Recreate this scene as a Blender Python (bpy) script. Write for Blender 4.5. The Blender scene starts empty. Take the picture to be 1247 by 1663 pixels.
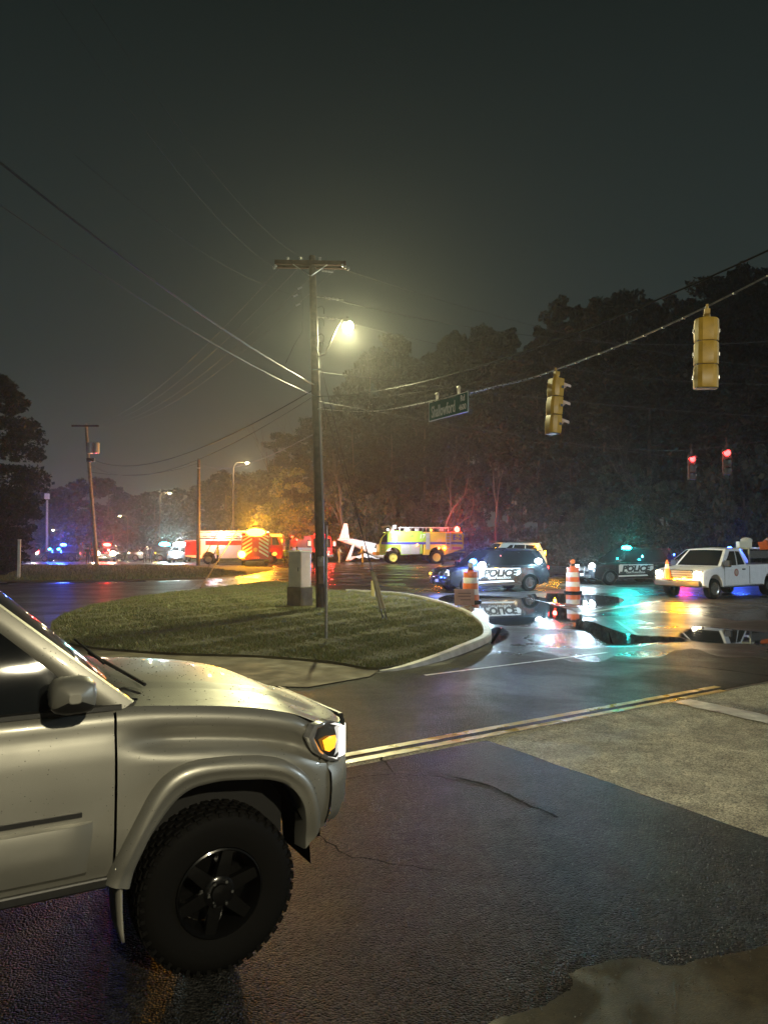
import bpy, bmesh, math, random
import numpy as np
from mathutils import Vector, Matrix
R = math.radians
sc = bpy.context.scene
COL = sc.collection
# ------------------------------------------------------------------ camera
F, CX, CY, EYE = 1230.0, 623.5, 831.5, 2.07
PITCH = math.atan(51.5 / F)
cd = bpy.data.cameras.new('camera'); cam = bpy.data.objects.new('camera', cd); COL.objects.link(cam)
cam.location = (0, 0, EYE); cam.rotation_euler = (R(90) + PITCH, 0, 0)
cd.sensor_fit = 'VERTICAL'; cd.sensor_height = 36.0; cd.lens = F / 1663.0 * 36.0
cd.clip_start = 0.05; cd.clip_end = 2000
sc.camera = cam
# ------------------------------------------------------------------ world: overcast night sky
w = bpy.data.worlds.new('World'); sc.world = w; w.use_nodes = True
nt = w.node_tree; nt.nodes.clear()
out = nt.nodes.new('ShaderNodeOutputWorld')
sky = nt.nodes.new('ShaderNodeTexSky'); sky.sky_type = 'NISHITA'; sky.sun_disc = False
sky.sun_elevation = R(1.0); sky.sun_rotation = R(200); sky.dust_density = 4
bgs = nt.nodes.new('ShaderNodeBackground'); bgs.inputs[1].default_value = 0.0006
nt.links.new(sky.outputs[0], bgs.inputs[0])
tc = nt.nodes.new('ShaderNodeTexCoord'); sx = nt.nodes.new('ShaderNodeSeparateXYZ')
nt.links.new(tc.outputs['Generated'], sx.inputs[0])
rp = nt.nodes.new('ShaderNodeValToRGB'); nt.links.new(sx.outputs[2], rp.inputs[0])
e = rp.color_ramp.elements
e[0].position = 0.0; e[0].color = (0.062, 0.068, 0.058, 1)
e[1].position = 0.62; e[1].color = (0.0075, 0.0120, 0.0108, 1)
m_ = e.new(0.22); m_.color = (0.022, 0.031, 0.029, 1)
bg = nt.nodes.new('ShaderNodeBackground'); bg.inputs[1].default_value = 1.0
nt.links.new(rp.outputs[0], bg.inputs[0])
ad = nt.nodes.new('ShaderNodeAddShader')
nt.links.new(bgs.outputs[0], ad.inputs[0]); nt.links.new(bg.outputs[0], ad.inputs[1]); nt.links.new(ad.outputs[0], out.inputs[0])
sl = bpy.data.lights.new('moon_glow', 'SUN'); sl.energy = 0.01; sl.angle = R(20); sl.color = (1, .96, .9)
so = bpy.data.objects.new('moon_glow', sl); COL.objects.link(so); so.rotation_euler = (R(50), 0, R(160))
# ------------------------------------------------------------------ exposure / render
vs = sc.view_settings; vs.view_transform = 'Standard'; vs.look = 'None'; vs.exposure = 0.0; vs.gamma = 1
vs.use_curve_mapping = False
sc.render.engine = 'CYCLES'
cy = sc.cycles
cy.use_denoising = True; cy.max_bounces = 5; cy.diffuse_bounces = 2; cy.glossy_bounces = 3; cy.transmission_bounces = 3
cy.volume_bounces = 0; cy.transparent_max_bounces = 6; cy.caustics_reflective = False; cy.caustics_refractive = False
cy.sample_clamp_indirect = 3.0; cy.use_adaptive_sampling = True; cy.adaptive_threshold = 0.02
cy.volume_step_rate = 4; cy.volume_max_steps = 32
try: cy.denoiser = 'OPENIMAGEDENOISE'
except Exception: pass

# ------------------------------------------------------------------ surveying helpers (photo measurements -> metres)
_fw = Vector((0, math.cos(PITCH), math.sin(PITCH))); _up = Vector((0, -math.sin(PITCH), math.cos(PITCH)))
def ray(px, py): return Vector((px - CX, 0, 0)) + _fw * F - _up * (py - CY)
def at(px, py, Y):
    r = ray(px, py); k = Y / r.y
    return Vector((r.x * k, Y, EYE + r.z * k))
def G(px, py, z=0.0):
    r = ray(px, py); k = (z - EYE) / r.z
    return Vector((r.x * k, r.y * k, z))

# ------------------------------------------------------------------ materials
MATS = {}
def mat(name, col, rough=.5, metal=0.0, emit=None, es=0.0, noise=None, bump=None, coat=0.0, spec=.5, rvar=0.0):
    if name in MATS: return MATS[name]
    m = bpy.data.materials.new(name); m.use_nodes = True
    n = m.node_tree; b = n.nodes['Principled BSDF']
    b.inputs['Base Color'].default_value = (*col, 1); b.inputs['Roughness'].default_value = rough
    b.inputs['Metallic'].default_value = metal; b.inputs['Specular IOR Level'].default_value = spec
    b.inputs['Coat Weight'].default_value = coat; b.inputs['Coat Roughness'].default_value = .06
    if emit: b.inputs['Emission Color'].default_value = (*emit, 1); b.inputs['Emission Strength'].default_value = es
    if noise or bump or rvar:
        t = n.nodes.new('ShaderNodeTexCoord')
    if noise:
        s, a = noise
        nz = n.nodes.new('ShaderNodeTexNoise'); nz.inputs['Scale'].default_value = s; nz.inputs['Detail'].default_value = 5
        n.links.new(t.outputs['Object'], nz.inputs['Vector'])
        r = n.nodes.new('ShaderNodeValToRGB'); n.links.new(nz.outputs[0], r.inputs[0])
        r.color_ramp.elements[0].position = .3; r.color_ramp.elements[1].position = .7
        r.color_ramp.elements[0].color = (*[max(0, c * (1 - a)) for c in col], 1)
        r.color_ramp.elements[1].color = (*[min(1, c * (1 + a)) for c in col], 1)
        n.links.new(r.outputs[0], b.inputs['Base Color'])
    if rvar:
        nz = n.nodes.new('ShaderNodeTexNoise'); nz.inputs['Scale'].default_value = 3.0; nz.inputs['Detail'].default_value = 4
        n.links.new(t.outputs['Object'], nz.inputs['Vector'])
        mr = n.nodes.new('ShaderNodeMapRange'); n.links.new(nz.outputs[0], mr.inputs[0])
        mr.inputs[1].default_value = .3; mr.inputs[2].default_value = .7
        mr.inputs[3].default_value = max(.02, rough - rvar); mr.inputs[4].default_value = min(1, rough + rvar)
        n.links.new(mr.outputs[0], b.inputs['Roughness'])
    if bump:
        s, st, d = bump
        nz = n.nodes.new('ShaderNodeTexNoise'); nz.inputs['Scale'].default_value = s; nz.inputs['Detail'].default_value = 3
        n.links.new(t.outputs['Object'], nz.inputs['Vector'])
        bp = n.nodes.new('ShaderNodeBump'); bp.inputs['Strength'].default_value = st; bp.inputs['Distance'].default_value = d
        n.links.new(nz.outputs[0], bp.inputs['Height']); n.links.new(bp.outputs[0], b.inputs['Normal'])
    MATS[name] = m
    return m
def glow(name, col, es):
    return mat(name, tuple(c * .6 for c in col), .3, emit=col, es=es)

def asphalt(name, c0, c1, r0, r1, grain, gbump, gdist, patch=.35, glo=.35, spec=.5, ior=1.45, speck=.8, stain=0.0):
    """wet asphalt: individual stones (Voronoi cells with their own height and tone), smoother wetter patches, stains"""
    m = bpy.data.materials.new(name); m.use_nodes = True; n = m.node_tree; L = n.links.new
    b = n.nodes['Principled BSDF']; b.inputs['Specular IOR Level'].default_value = spec; b.inputs['IOR'].default_value = ior
    t = n.nodes.new('ShaderNodeTexCoord')
    def noise(s, d=4, dist=0):
        q = n.nodes.new('ShaderNodeTexNoise'); q.inputs['Scale'].default_value = s; q.inputs['Detail'].default_value = d
        q.inputs['Distortion'].default_value = dist; L(t.outputs['Object'], q.inputs['Vector']); return q
    def ramp(src, p0, a, p1, bb):
        r = n.nodes.new('ShaderNodeValToRGB'); L(src, r.inputs[0]); E = r.color_ramp.elements
        E[0].position = p0; E[1].position = p1; E[0].color = (*a, 1); E[1].color = (*bb, 1); return r
    def math_(op, x, y):
        q = n.nodes.new('ShaderNodeMath'); q.operation = op
        for i, v in enumerate((x, y)):
            if isinstance(v, (int, float)): q.inputs[i].default_value = v
            else: L(v, q.inputs[i])
        return q.outputs[0]
    def mult(x, y, f=1.0):
        mx = n.nodes.new('ShaderNodeMix'); mx.data_type = 'RGBA'; mx.blend_type = 'MULTIPLY'; mx.inputs[0].default_value = f; L(x, mx.inputs[6]); L(y, mx.inputs[7]); return mx.outputs[2]
    vor = n.nodes.new('ShaderNodeTexVoronoi'); vor.inputs['Scale'].default_value = grain; L(t.outputs['Object'], vor.inputs['Vector'])
    sep = n.nodes.new('ShaderNodeSeparateColor'); L(vor.outputs['Color'], sep.inputs[0])
    big = noise(patch, 6, .6); med = noise(patch * 9, 5, .3); big2 = noise(patch * 1.7, 6, 1.0)
    col = ramp(big.outputs[0], .35, c0, .68, c1).outputs[0]
    col = mult(col, ramp(sep.outputs[0], .0, (.35,) * 3, 1.0, (1.75,) * 3).outputs[0], speck)
    col = mult(col, ramp(med.outputs[0], .3, (.62, .61, .60), .7, (1.25, 1.24, 1.2)).outputs[0], .8)
    if stain:
        st = noise(.45, 6, 2.0); col = mult(col, ramp(st.outputs[0], .40, (.45, .44, .43), .52, (1, 1, 1)).outputs[0], stain)
    L(col, b.inputs['Base Color'])
    L(ramp(big2.outputs[0], .38, (r0,) * 3, .62, (r1,) * 3).outputs[0], b.inputs['Roughness'])
    h = math_('SUBTRACT', math_('MULTIPLY', sep.outputs[1], .7), math_('MULTIPLY', vor.outputs['Distance'], 1.1))
    bp = n.nodes.new('ShaderNodeBump'); bp.inputs['Distance'].default_value = gdist; L(h, bp.inputs['Height'])
    L(ramp(big2.outputs[0], .38, (gbump * glo,) * 3, .6, (gbump,) * 3).outputs[0], bp.inputs['Strength'])
    L(bp.outputs[0], b.inputs['Normal'])
    MATS[name] = m
    return m

# ------------------------------------------------------------------ mesh helpers
def frame(p0, p1):
    d = (p1 - p0).normalized(); a = Vector((0, 0, 1)) if abs(d.z) < .9 else Vector((1, 0, 0))
    u = d.cross(a).normalized(); return d, u, u.cross(d)
class MB:
    def __init__(s): s.v = []; s.f = []; s.m = []; s.cur = 0
    def add(s, vs, fs):
        o = len(s.v); s.v += [tuple(q) for q in vs]; s.f += [tuple(i + o for i in f) for f in fs]; s.m += [s.cur] * len(fs); return s
    def box(s, c, d, rot=None):
        hx, hy, hz = d[0] / 2, d[1] / 2, d[2] / 2; c = Vector(c)
        P = [Vector((x, y, z)) for z in (-hz, hz) for y in (-hy, hy) for x in (-hx, hx)]
        if rot: P = [rot @ p for p in P]
        return s.add([p + c for p in P], [(0, 2, 3, 1), (4, 5, 7, 6), (0, 1, 5, 4), (2, 6, 7, 3), (0, 4, 6, 2), (1, 3, 7, 5)])
    def cyl(s, p0, p1, r0, r1=None, n=10, cap=True):
        r1 = r0 if r1 is None else r1; p0 = Vector(p0); p1 = Vector(p1); d, u, v = frame(p0, p1)
        vs = []; fs = []
        for p, r in ((p0, r0), (p1, r1)):
            for i in range(n):
                a = 2 * math.pi * i / n; vs.append(p + (u * math.cos(a) + v * math.sin(a)) * r)
        fs = [(i, (i + 1) % n, n + (i + 1) % n, n + i) for i in range(n)]
        if cap: fs += [tuple(range(n - 1, -1, -1)), tuple(range(n, 2 * n))]
        return s.add(vs, fs)
    def tube(s, pts, r, n=6):
        pts = [Vector(p) for p in pts]; vs = []; fs = []; rs = r if isinstance(r, (list, tuple)) else [r] * len(pts)
        u = None
        for k, p in enumerate(pts):
            d = (pts[min(k + 1, len(pts) - 1)] - pts[max(k - 1, 0)]).normalized()
            if u is None:
                _, u, _ = frame(Vector((0, 0, 0)), d)
            u = (u - d * u.dot(d)).normalized(); v = u.cross(d)
            for i in range(n):
                a = 2 * math.pi * i / n; vs.append(p + (u * math.cos(a) + v * math.sin(a)) * rs[k])
        for k in range(len(pts) - 1):
            for i in range(n): fs.append((k * n + i, k * n + (i + 1) % n, (k + 1) * n + (i + 1) % n, (k + 1) * n + i))
        fs += [tuple(range(n - 1, -1, -1)), tuple((len(pts) - 1) * n + i for i in range(n))]
        return s.add(vs, fs)
    def lathe(s, prof, o, ax, n=24, cap=True):
        o = Vector(o); ax = Vector(ax).normalized(); _, u, v = frame(Vector((0, 0, 0)), ax); vs = []; fs = []
        for r, h in prof:
            for i in range(n):
                a = 2 * math.pi * i / n; vs.append(o + ax * h + (u * math.cos(a) + v * math.sin(a)) * r)
        for k in range(len(prof) - 1):
            for i in range(n): fs.append((k * n + i, k * n + (i + 1) % n, (k + 1) * n + (i + 1) % n, (k + 1) * n + i))
        if cap: fs += [tuple(range(n - 1, -1, -1)), tuple((len(prof) - 1) * n + i for i in range(n))]
        return s.add(vs, fs)
    def ball(s, c, r, n=10, sq=(1, 1, 1)):
        vs = []; fs = []; k = n // 2 + 1; c = Vector(c)
        for j in range(k):
            t = math.pi * j / (k - 1)
            for i in range(n):
                a = 2 * math.pi * i / n
                vs.append(c + Vector((math.sin(t) * math.cos(a) * sq[0], math.sin(t) * math.sin(a) * sq[1], math.cos(t) * sq[2])) * r)
        for j in range(k - 1):
            for i in range(n): fs.append((j * n + i, (j + 1) * n + i, (j + 1) * n + (i + 1) % n, j * n + (i + 1) % n))
        return s.add(vs, fs)
    def poly(s, pts): return s.add(pts, [tuple(range(len(pts)))])
    def slab(s, pts, z0, z1):
        n = len(pts); a = [(p[0], p[1], z0) for p in pts]; b = [(p[0], p[1], z1) for p in pts]
        return s.add(a + b, [tuple(range(n, 2 * n))] + [(i, (i + 1) % n, n + (i + 1) % n, n + i) for i in range(n)])
    def prism(s, pts, off):
        off = Vector(off); n = len(pts); a = [Vector(p) for p in pts]
        return s.add(a + [p + off for p in a], [tuple(range(n - 1, -1, -1)), tuple(range(n, 2 * n))] + [(i, (i + 1) % n, n + (i + 1) % n, n + i) for i in range(n)])
    def grid(s, rows, close=False):
        n = len(rows[0]); vs = [p for r in rows for p in r]; fs = []
        for k in range(len(rows) - 1):
            for i in range(n - 1 + (1 if close else 0)): fs.append((k * n + i, k * n + (i + 1) % n, (k + 1) * n + (i + 1) % n, (k + 1) * n + i))
        return s.add(vs, fs)
    def build(s, name, material, parent=None, smooth=False, bevel=0, fix=True, angle=40):
        me = bpy.data.meshes.new(name); me.from_pydata(s.v, [], s.f)
        ms = material if isinstance(material, (list, tuple)) else [material]
        for q in ms: me.materials.append(q)
        if len(ms) > 1: me.polygons.foreach_set('material_index', s.m)
        if fix:
            bm = bmesh.new(); bm.from_mesh(me)
            bmesh.ops.recalc_face_normals(bm, faces=bm.faces); bm.to_mesh(me); bm.free()
        if smooth:
            me.polygons.foreach_set('use_smooth', [True] * len(me.polygons)); 
            try: me.set_sharp_from_angle(angle=R(angle))
            except Exception: pass
        me.update()
        o = bpy.data.objects.new(name, me); COL.objects.link(o); o.parent = parent
        if bevel:
            b = o.modifiers.new('bevel', 'BEVEL'); b.width = bevel; b.segments = 2; b.limit_method = 'ANGLE'; b.angle_limit = R(35)
        return o
def tag(o, label=None, cat=None, group=None, kind=None):
    if label: o['label'] = label
    if cat: o['category'] = cat
    if group: o['group'] = group
    if kind: o['kind'] = kind
    return o
def thing(name, label, cat, loc=(0, 0, 0), rz=0.0, group=None):
    o = bpy.data.objects.new(name, None); o.empty_display_size = .2; COL.objects.link(o); o.location = loc; o.rotation_euler = (0, 0, rz)
    return tag(o, label, cat, group)
def point(name, loc, col, watts, parent=None, radius=.08):
    l = bpy.data.lights.new(name, 'POINT'); l.energy = watts; l.color = col; l.shadow_soft_size = radius
    o = bpy.data.objects.new(name, l); COL.objects.link(o); o.location = loc; o.parent = parent; return o
def spot(name, loc, to, col, watts, cone, parent=None, radius=.06, blend=.5):
    l = bpy.data.lights.new(name, 'SPOT'); l.energy = watts; l.color = col; l.shadow_soft_size = radius; l.spot_size = R(cone); l.spot_blend = blend
    o = bpy.data.objects.new(name, l); COL.objects.link(o); o.location = loc; o.parent = parent
    o.rotation_euler = (Vector(to) - Vector(loc)).to_track_quat('-Z', 'Y').to_euler(); return o
def text(name, s, size, M, material, parent, shear=0.0, bold=0.0, sx=1.0, depth=.002, align='CENTER'):
    c = bpy.data.curves.new(name, 'FONT'); c.body = s; c.size = size; c.shear = shear; c.offset = bold; c.extrude = depth
    c.align_x = align; c.align_y = 'CENTER'; c.resolution_u = 3
    t = bpy.data.objects.new(name + '_tmp', c); COL.objects.link(t)
    dg = bpy.context.evaluated_depsgraph_get(); me = bpy.data.meshes.new_from_object(t.evaluated_get(dg))
    bpy.data.objects.remove(t); bpy.data.curves.remove(c)
    me.transform(Matrix.Diagonal((sx, 1, 1, 1))); me.transform(M); me.materials.clear(); me.materials.append(material)
    o = bpy.data.objects.new(name, me); COL.objects.link(o); o.parent = parent; return o
def basis(X, Y, o):
    X = Vector(X).normalized(); Y = Vector(Y).normalized(); Z = X.cross(Y)
    return Matrix(((X.x, Y.x, Z.x, o[0]), (X.y, Y.y, Z.y, o[1]), (X.z, Y.z, Z.z, o[2]), (0, 0, 0, 1)))
def copy_tree(o, parent=None):
    c = o.copy(); COL.objects.link(c); c.parent = parent
    for ch in list(o.children): copy_tree(ch, c)
    return c

BLACK = mat('black_plastic', (.012, .012, .012), .45, bump=(60, .1, .003))
RUBBER = mat('tyre_rubber', (.0035, .0033, .003), .75, spec=.12, bump=(45, .2, .004))
GLASS = mat('dark_glass', (.006, .007, .008), .06, spec=.6)
CHROME = mat('bright_metal', (.6, .6, .6), .22, 1.0, noise=(8, .15))
STEEL = mat('galvanised_steel', (.35, .35, .34), .45, .8, noise=(12, .3))
WHITE = mat('white_paint', (.78, .79, .80), .35, coat=.4, noise=(4, .06), rvar=.1)
# ================================================================== ground, roads, kerb, markings
M_road = asphalt('wet_road', (.022, .021, .020), (.042, .040, .036), .20, .42, 70, .6, .006, patch=.22, glo=.5, spec=.22, ior=1.33)
M_old = asphalt('worn_asphalt', (.33, .30, .22), (.46, .415, .305), .55, .7, 85, 1.0, .010, patch=.6, glo=.9, spec=.3, speck=1.0, stain=.6)
M_new = asphalt('coarse_patch_asphalt', (.019, .0185, .018), (.034, .0325, .030), .35, .38, 74, 1.0, .013, patch=.5, glo=1.0, spec=.065, ior=1.25, speck=1.0)
M_conc = mat('wet_concrete', (.20, .172, .12), .8, spec=.12, noise=(2.2, .28), bump=(70, .3, .004), rvar=.18)
M_kerb = mat('kerb_concrete', (.42, .42, .40), .5, noise=(3.5, .3), bump=(30, .3, .006))
M_soil = mat('dark_turf', (.065, .065, .026), .9, noise=(1.3, .55), bump=(14, .6, .03))
M_mud = asphalt('silty_gutter', (.040, .033, .021), (.072, .059, .037), .28, .5, 130, .35, .004, patch=1.3, glo=.3, spec=.4, speck=.35, stain=.6)
M_yel = mat('yellow_line_paint', (.48, .33, .06), .34, noise=(7, .4), bump=(80, .5, .004), rvar=.2)
M_wht = mat('white_line_paint', (.60, .58, .52), .4, noise=(6, .35), bump=(80, .5, .004), rvar=.2)
M_tar = mat('crack_sealant', (.006, .006, .006), .9, spec=.1)
M_pud = mat('puddle_water', (.010, .010, .010), .025, spec=.5, bump=(2.5, .02, .01))

def sheet(name, pts, z, m, kind='structure', parent=None):
    b = MB(); b.poly([(p[0], p[1], z) for p in pts]); o = b.build(name, m, parent, fix=False)
    me = o.data
    if me.polygons[0].normal.z < 0: me.flip_normals()
    if parent is None: tag(o, kind=kind)
    return o
sheet('ground', [(-290, -60), (290, -60), (290, 300), (-290, 300)], -.03, M_soil)
road = sheet('road', [(-70, -30), (70, -30), (70, 66), (40, 84), (-2, 92), (-75, 100)], 0.0, M_road)

# yellow centre line frame: direction d along the road, n across (towards camera)
Y0 = G(550, 1236); Y1 = G(1160, 1121); D = (Y1 - Y0).normalized(); Nn = Vector((D.y, -D.x, 0))
def ln(a, b, wdt, name, m, z=.012, j=0):
    a = Vector(a); b = Vector(b); d = (b - a).normalized(); n = Vector((d.y, -d.x, 0)) * wdt / 2
    k = max(2, int((b - a).length / .12)); random.seed(j)
    A = []; B = []
    for i in range(k + 1):
        p = a.lerp(b, i / k); A.append(p + n * (1 + random.uniform(-.12, .1))); B.append(p - n * (1 + random.uniform(-.12, .1)))
    mb = MB(); mb.grid([[(p.x, p.y, z) for p in A], [(p.x, p.y, z) for p in B]])
    o = mb.build(name, m, None, fix=False)
    if o.data.polygons[0].normal.z < 0: o.data.flip_normals()
    return tag(o, kind='structure')
# worn asphalt on this side of the centre line, and the coarse darker patch over it
c0 = Y0 + Nn * .12
pA = G(800, 1207) ; pB = G(1247, 1362)
q = (pB - pA).normalized()
sheet('worn_road', [tuple(c0 - D * 14)[:2], tuple(c0 + D * 22)[:2], tuple(c0 + D * 22 + Nn * 16)[:2], tuple(c0 - D * 14 + Nn * 16)[:2]], .004, M_old)
edge = []
random.seed(5)
for i in range(40):
    p = pA + q * (i * .35 - .1); edge.append((p.x + random.uniform(-.012, .012), p.y + random.uniform(-.012, .012)))
st = pA - q * .1
patch = [tuple((st - D * 9))[:2], tuple(st)[:2]] + edge[1:] + [(-3, -9), (-14, -4)]
sheet('asphalt_patch', patch, .008, M_new)
# silt covered gutter, bottom right
gp = [(700, 1720), (800, 1662), (838, 1650), (880, 1640), (905, 1622), (926, 1612), (929, 1596), (922, 1586), (940, 1577), (972, 1570), (990, 1563), (1030, 1559), (1052, 1562), (1075, 1571), (1105, 1572), (1130, 1562), (1165, 1556), (1200, 1550), (1247, 1539), (1420, 1500), (1700, 1440)]
gg = [G(*p) for p in gp]; g2 = []
random.seed(3)
for i in range(len(gg) - 1):
    L_ = (gg[i + 1] - gg[i]).length; k = max(1, min(14, int(L_ / .02)))
    for j in range(k):
        p = gg[i].lerp(gg[i + 1], j / k); a = .006 if i < 19 else 0
        g2.append((p.x + random.uniform(-a, a), p.y + random.uniform(-a, a)))
g2 = g2[1:]; g2.append((9, 3.4)); g2 += [(9, -8), (-7, -8), (-5, -1.5), (-2.2, 1.6), (-.6, 2.75)]
sheet('gutter_silt', g2, .012, M_mud)
# markings
for k, off in enumerate((-.11, .10)):
    ln(Y0 - D * 9 + Nn * off, Y1 + D * (.05 if k else .25) + Nn * off, .11, 'yellow_line', M_yel, .012, k)
ln(Y1 + D * .1 + Nn * .1, Y1 + D * 3 + Nn * .10, .05, 'faded_line', mat('faded_line_paint', (.16, .145, .11), .4, noise=(9, .5)), .011, 9)
s0 = G(1105, 1139)
ln(s0, s0 + (G(1247, 1170) - s0).normalized() * 4.2, .38, 'stop_line', M_wht, .013, 4)
ln(G(690, 1097), G(985, 1060), .07, 'edge_line', M_wht, .005, 6)
ln(G(905, 1003), G(1072, 976), .16, 'lane_line', M_wht, .005, 7)
ln(G(1000, 1008), G(1050, 1042), .10, 'lane_line', mat('faded_white_paint', (.22, .21, .19), .4, noise=(8, .4)), .005, 8)
ln(G(560, 925), G(700, 938), .12, 'lane_line', M_wht, .005, 12)
ln(G(620, 951), G(700, 958), .14, 'lane_line', M_yel, .005, 13)
M_side = asphalt('dull_side_road', (.035, .033, .030), (.055, .051, .045), .45, .62, 75, .6, .008, patch=.3, glo=.8, spec=.3)
sheet('side_road', [tuple(G(*p))[:2] for p in [(-120, 950), (100, 949), (330, 943), (310, 957), (250, 968), (150, 986), (90, 1012), (95, 1046), (-300, 1060)]], .004, M_side)
M_matte = asphalt('damp_road', (.032, .030, .027), (.052, .048, .042), .36, .50, 70, .9, .008, patch=.4, glo=.8, spec=.08, ior=1.25)
random.seed(31)
far_ = []
for i in range(70):
    x_ = 520 + i * 14; far_.append(G(x_, 1066 + 26 * math.exp(-((x_ - 560) / 120) ** 2) + 7 * math.sin(x_ * .021) + 5 * math.sin(x_ * .055) + random.uniform(-2.5, 2.5)))
sheet('damp_road', [tuple(c0 - D * 9 - Nn * .1)[:2], tuple(c0 + D * 22 - Nn * .1)[:2]] + [tuple(p)[:2] for p in reversed(far_)], .002, M_matte)
# cracks and sealant
def crack(pts, wd, j, z=.0105):
    random.seed(j); P = [G(*p) for p in pts]; Q = []
    for i in range(len(P) - 1):
        k = max(2, int((P[i + 1] - P[i]).length / .07))
        for t in range(k):
            p = P[i].lerp(P[i + 1], t / k); Q.append(p + Vector((random.uniform(-1, 1), random.uniform(-1, 1), 0)) * .018)
    Q.append(P[-1]); A = []; B = []
    for i, p in enumerate(Q):
        d = (Q[min(i + 1, len(Q) - 1)] - Q[max(0, i - 1)]).normalized(); n = Vector((d.y, -d.x, 0)) * wd * random.uniform(.3, 1.0)
        A.append((p.x + n.x, p.y + n.y, z)); B.append((p.x - n.x, p.y - n.y, z))
    mb = MB(); mb.grid([A, B]); o = mb.build('crack', M_tar, road, fix=False)
    if o.data.polygons[0].normal.z < 0: o.data.flip_normals()
crack([(552, 1268), (590, 1262), (640, 1258), (700, 1262), (740, 1264)], .010, 1)
crack([(618, 1232), (630, 1246), (642, 1260)], .012, 2)
crack([(740, 1264), (790, 1276), (850, 1306), (905, 1330)], .022, 3)
crack([(520, 1356), (548, 1384), (575, 1394), (650, 1408), (745, 1420)], .008, 4)
crack([(1130, 1083), (1190, 1090), (1247, 1098)], .03, 5, .005)
crack([(840, 1060), (1000, 1075), (1130, 1083)], .015, 6, .005)

# raised grass island with kerb
ISL = [(-.10, 12.45), (.80, 13.45), (1.75, 15.35), (2.22, 16.9), (2.42, 19.9), (2.17, 23.9), (1.42, 27.7), (.35, 30.6), (-2.1, 33.0), (-4.0, 37.4), (-6.1, 41.0), (-8.1, 34.1), (-9.2, 30.4), (-9.6, 25.1), (-8.7, 20.2), (-6.7, 15.83), (-4.3, 14.26), (-2.27, 13.8), (-.9, 13.1)]
def smooth_loop(P, k=5):
    n = len(P); out = []
    for i in range(n):
        p0, p1, p2, p3 = [Vector((*P[(i + j - 1) % n], 0)) for j in range(4)]
        for t in range(k):
            u = t / k
            out.append(.5 * ((2 * p1) + (p2 - p0) * u + (2 * p0 - 5 * p1 + 4 * p2 - p3) * u * u + (3 * p1 - p0 - 3 * p2 + p3) * u ** 3))
    return [(p.x, p.y) for p in out]
isl = smooth_loop(ISL)
b = MB(); b.slab(isl, -.02, .055); tag(b.build('grass_island', M_soil), kind='structure')
KB = isl[0:5 * 8]
def kerb(loop, name, hgt=.13, wd=.17):
    prof = []; rows = []
    n = len(loop)
    for i, p in enumerate(loop):
        a = Vector((*loop[max(0, i - 1)], 0)); c = Vector((*loop[min(n - 1, i + 1)], 0)); d = (c - a).normalized(); o = Vector((d.y, -d.x, 0))
        h = hgt * min(1, .12 + i / 9)
        P = Vector((*p, 0))
        rows.append([P - o * .01 + Vector((0, 0, -.01)), P - o * .01 + Vector((0, 0, h)), P + o * (wd - .05) + Vector((0, 0, h)), P + o * (wd - .015) + Vector((0, 0, h - .03)), P + o * wd + Vector((0, 0, -.01))])
    mb = MB(); mb.grid(rows); tag(mb.build(name, M_kerb, smooth=True, angle=30), kind='structure')
kerb(KB, 'kerb')
sheet('sidewalk', [(-.05, 12.55), (-.22, 11.84), (-1.1, 10.95), (-3.0, 11.3), (-5.6, 13.0), (-7.6, 15.6), (-6.7, 15.95), (-4.3, 14.4), (-2.27, 13.95), (-.9, 13.25)], .016, M_conc)
# verges
sheet('grass_verge', [tuple(G(*p))[:2] for p in [(-90, 948), (0, 946), (200, 944), (330, 940), (405, 934), (445, 925), (440, 922), (300, 917), (100, 917), (-90, 917)]], .03, M_soil)
sheet('wooded_bank', [(-290, 112), (-70, 106), (-12, 92), (8, 84), (22, 60), (34, 50), (75, 46), (290, 46), (290, 299), (-290, 299)], .03, M_soil)

# puddles: clear water in the middle thinning out to damp asphalt along the rim
M_pud.use_nodes = True; n_ = M_pud.node_tree; bs_ = n_.nodes['Principled BSDF']; ou_ = n_.nodes['Material Output']
at_ = n_.nodes.new('ShaderNodeAttribute'); at_.attribute_name = 'depth'; tr_ = n_.nodes.new('ShaderNodeBsdfTransparent'); mx_ = n_.nodes.new('ShaderNodeMixShader')
tc_ = n_.nodes.new('ShaderNodeTexCoord'); nz_ = n_.nodes.new('ShaderNodeTexNoise'); nz_.inputs['Scale'].default_value = 5; nz_.inputs['Detail'].default_value = 6; n_.links.new(tc_.outputs['Object'], nz_.inputs['Vector'])
m1_ = n_.nodes.new('ShaderNodeMath'); m1_.operation = 'ADD'; n_.links.new(at_.outputs['Fac'], m1_.inputs[0]); n_.links.new(nz_.outputs[0], m1_.inputs[1])
mr_ = n_.nodes.new('ShaderNodeMapRange'); mr_.inputs[1].default_value = .62; mr_.inputs[2].default_value = 1.02; n_.links.new(m1_.outputs[0], mr_.inputs[0])
n_.links.new(mr_.outputs[0], mx_.inputs[0]); n_.links.new(tr_.outputs[0], mx_.inputs[1]); n_.links.new(bs_.outputs[0], mx_.inputs[2]); n_.links.new(mx_.outputs[0], ou_.inputs['Surface'])
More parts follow.
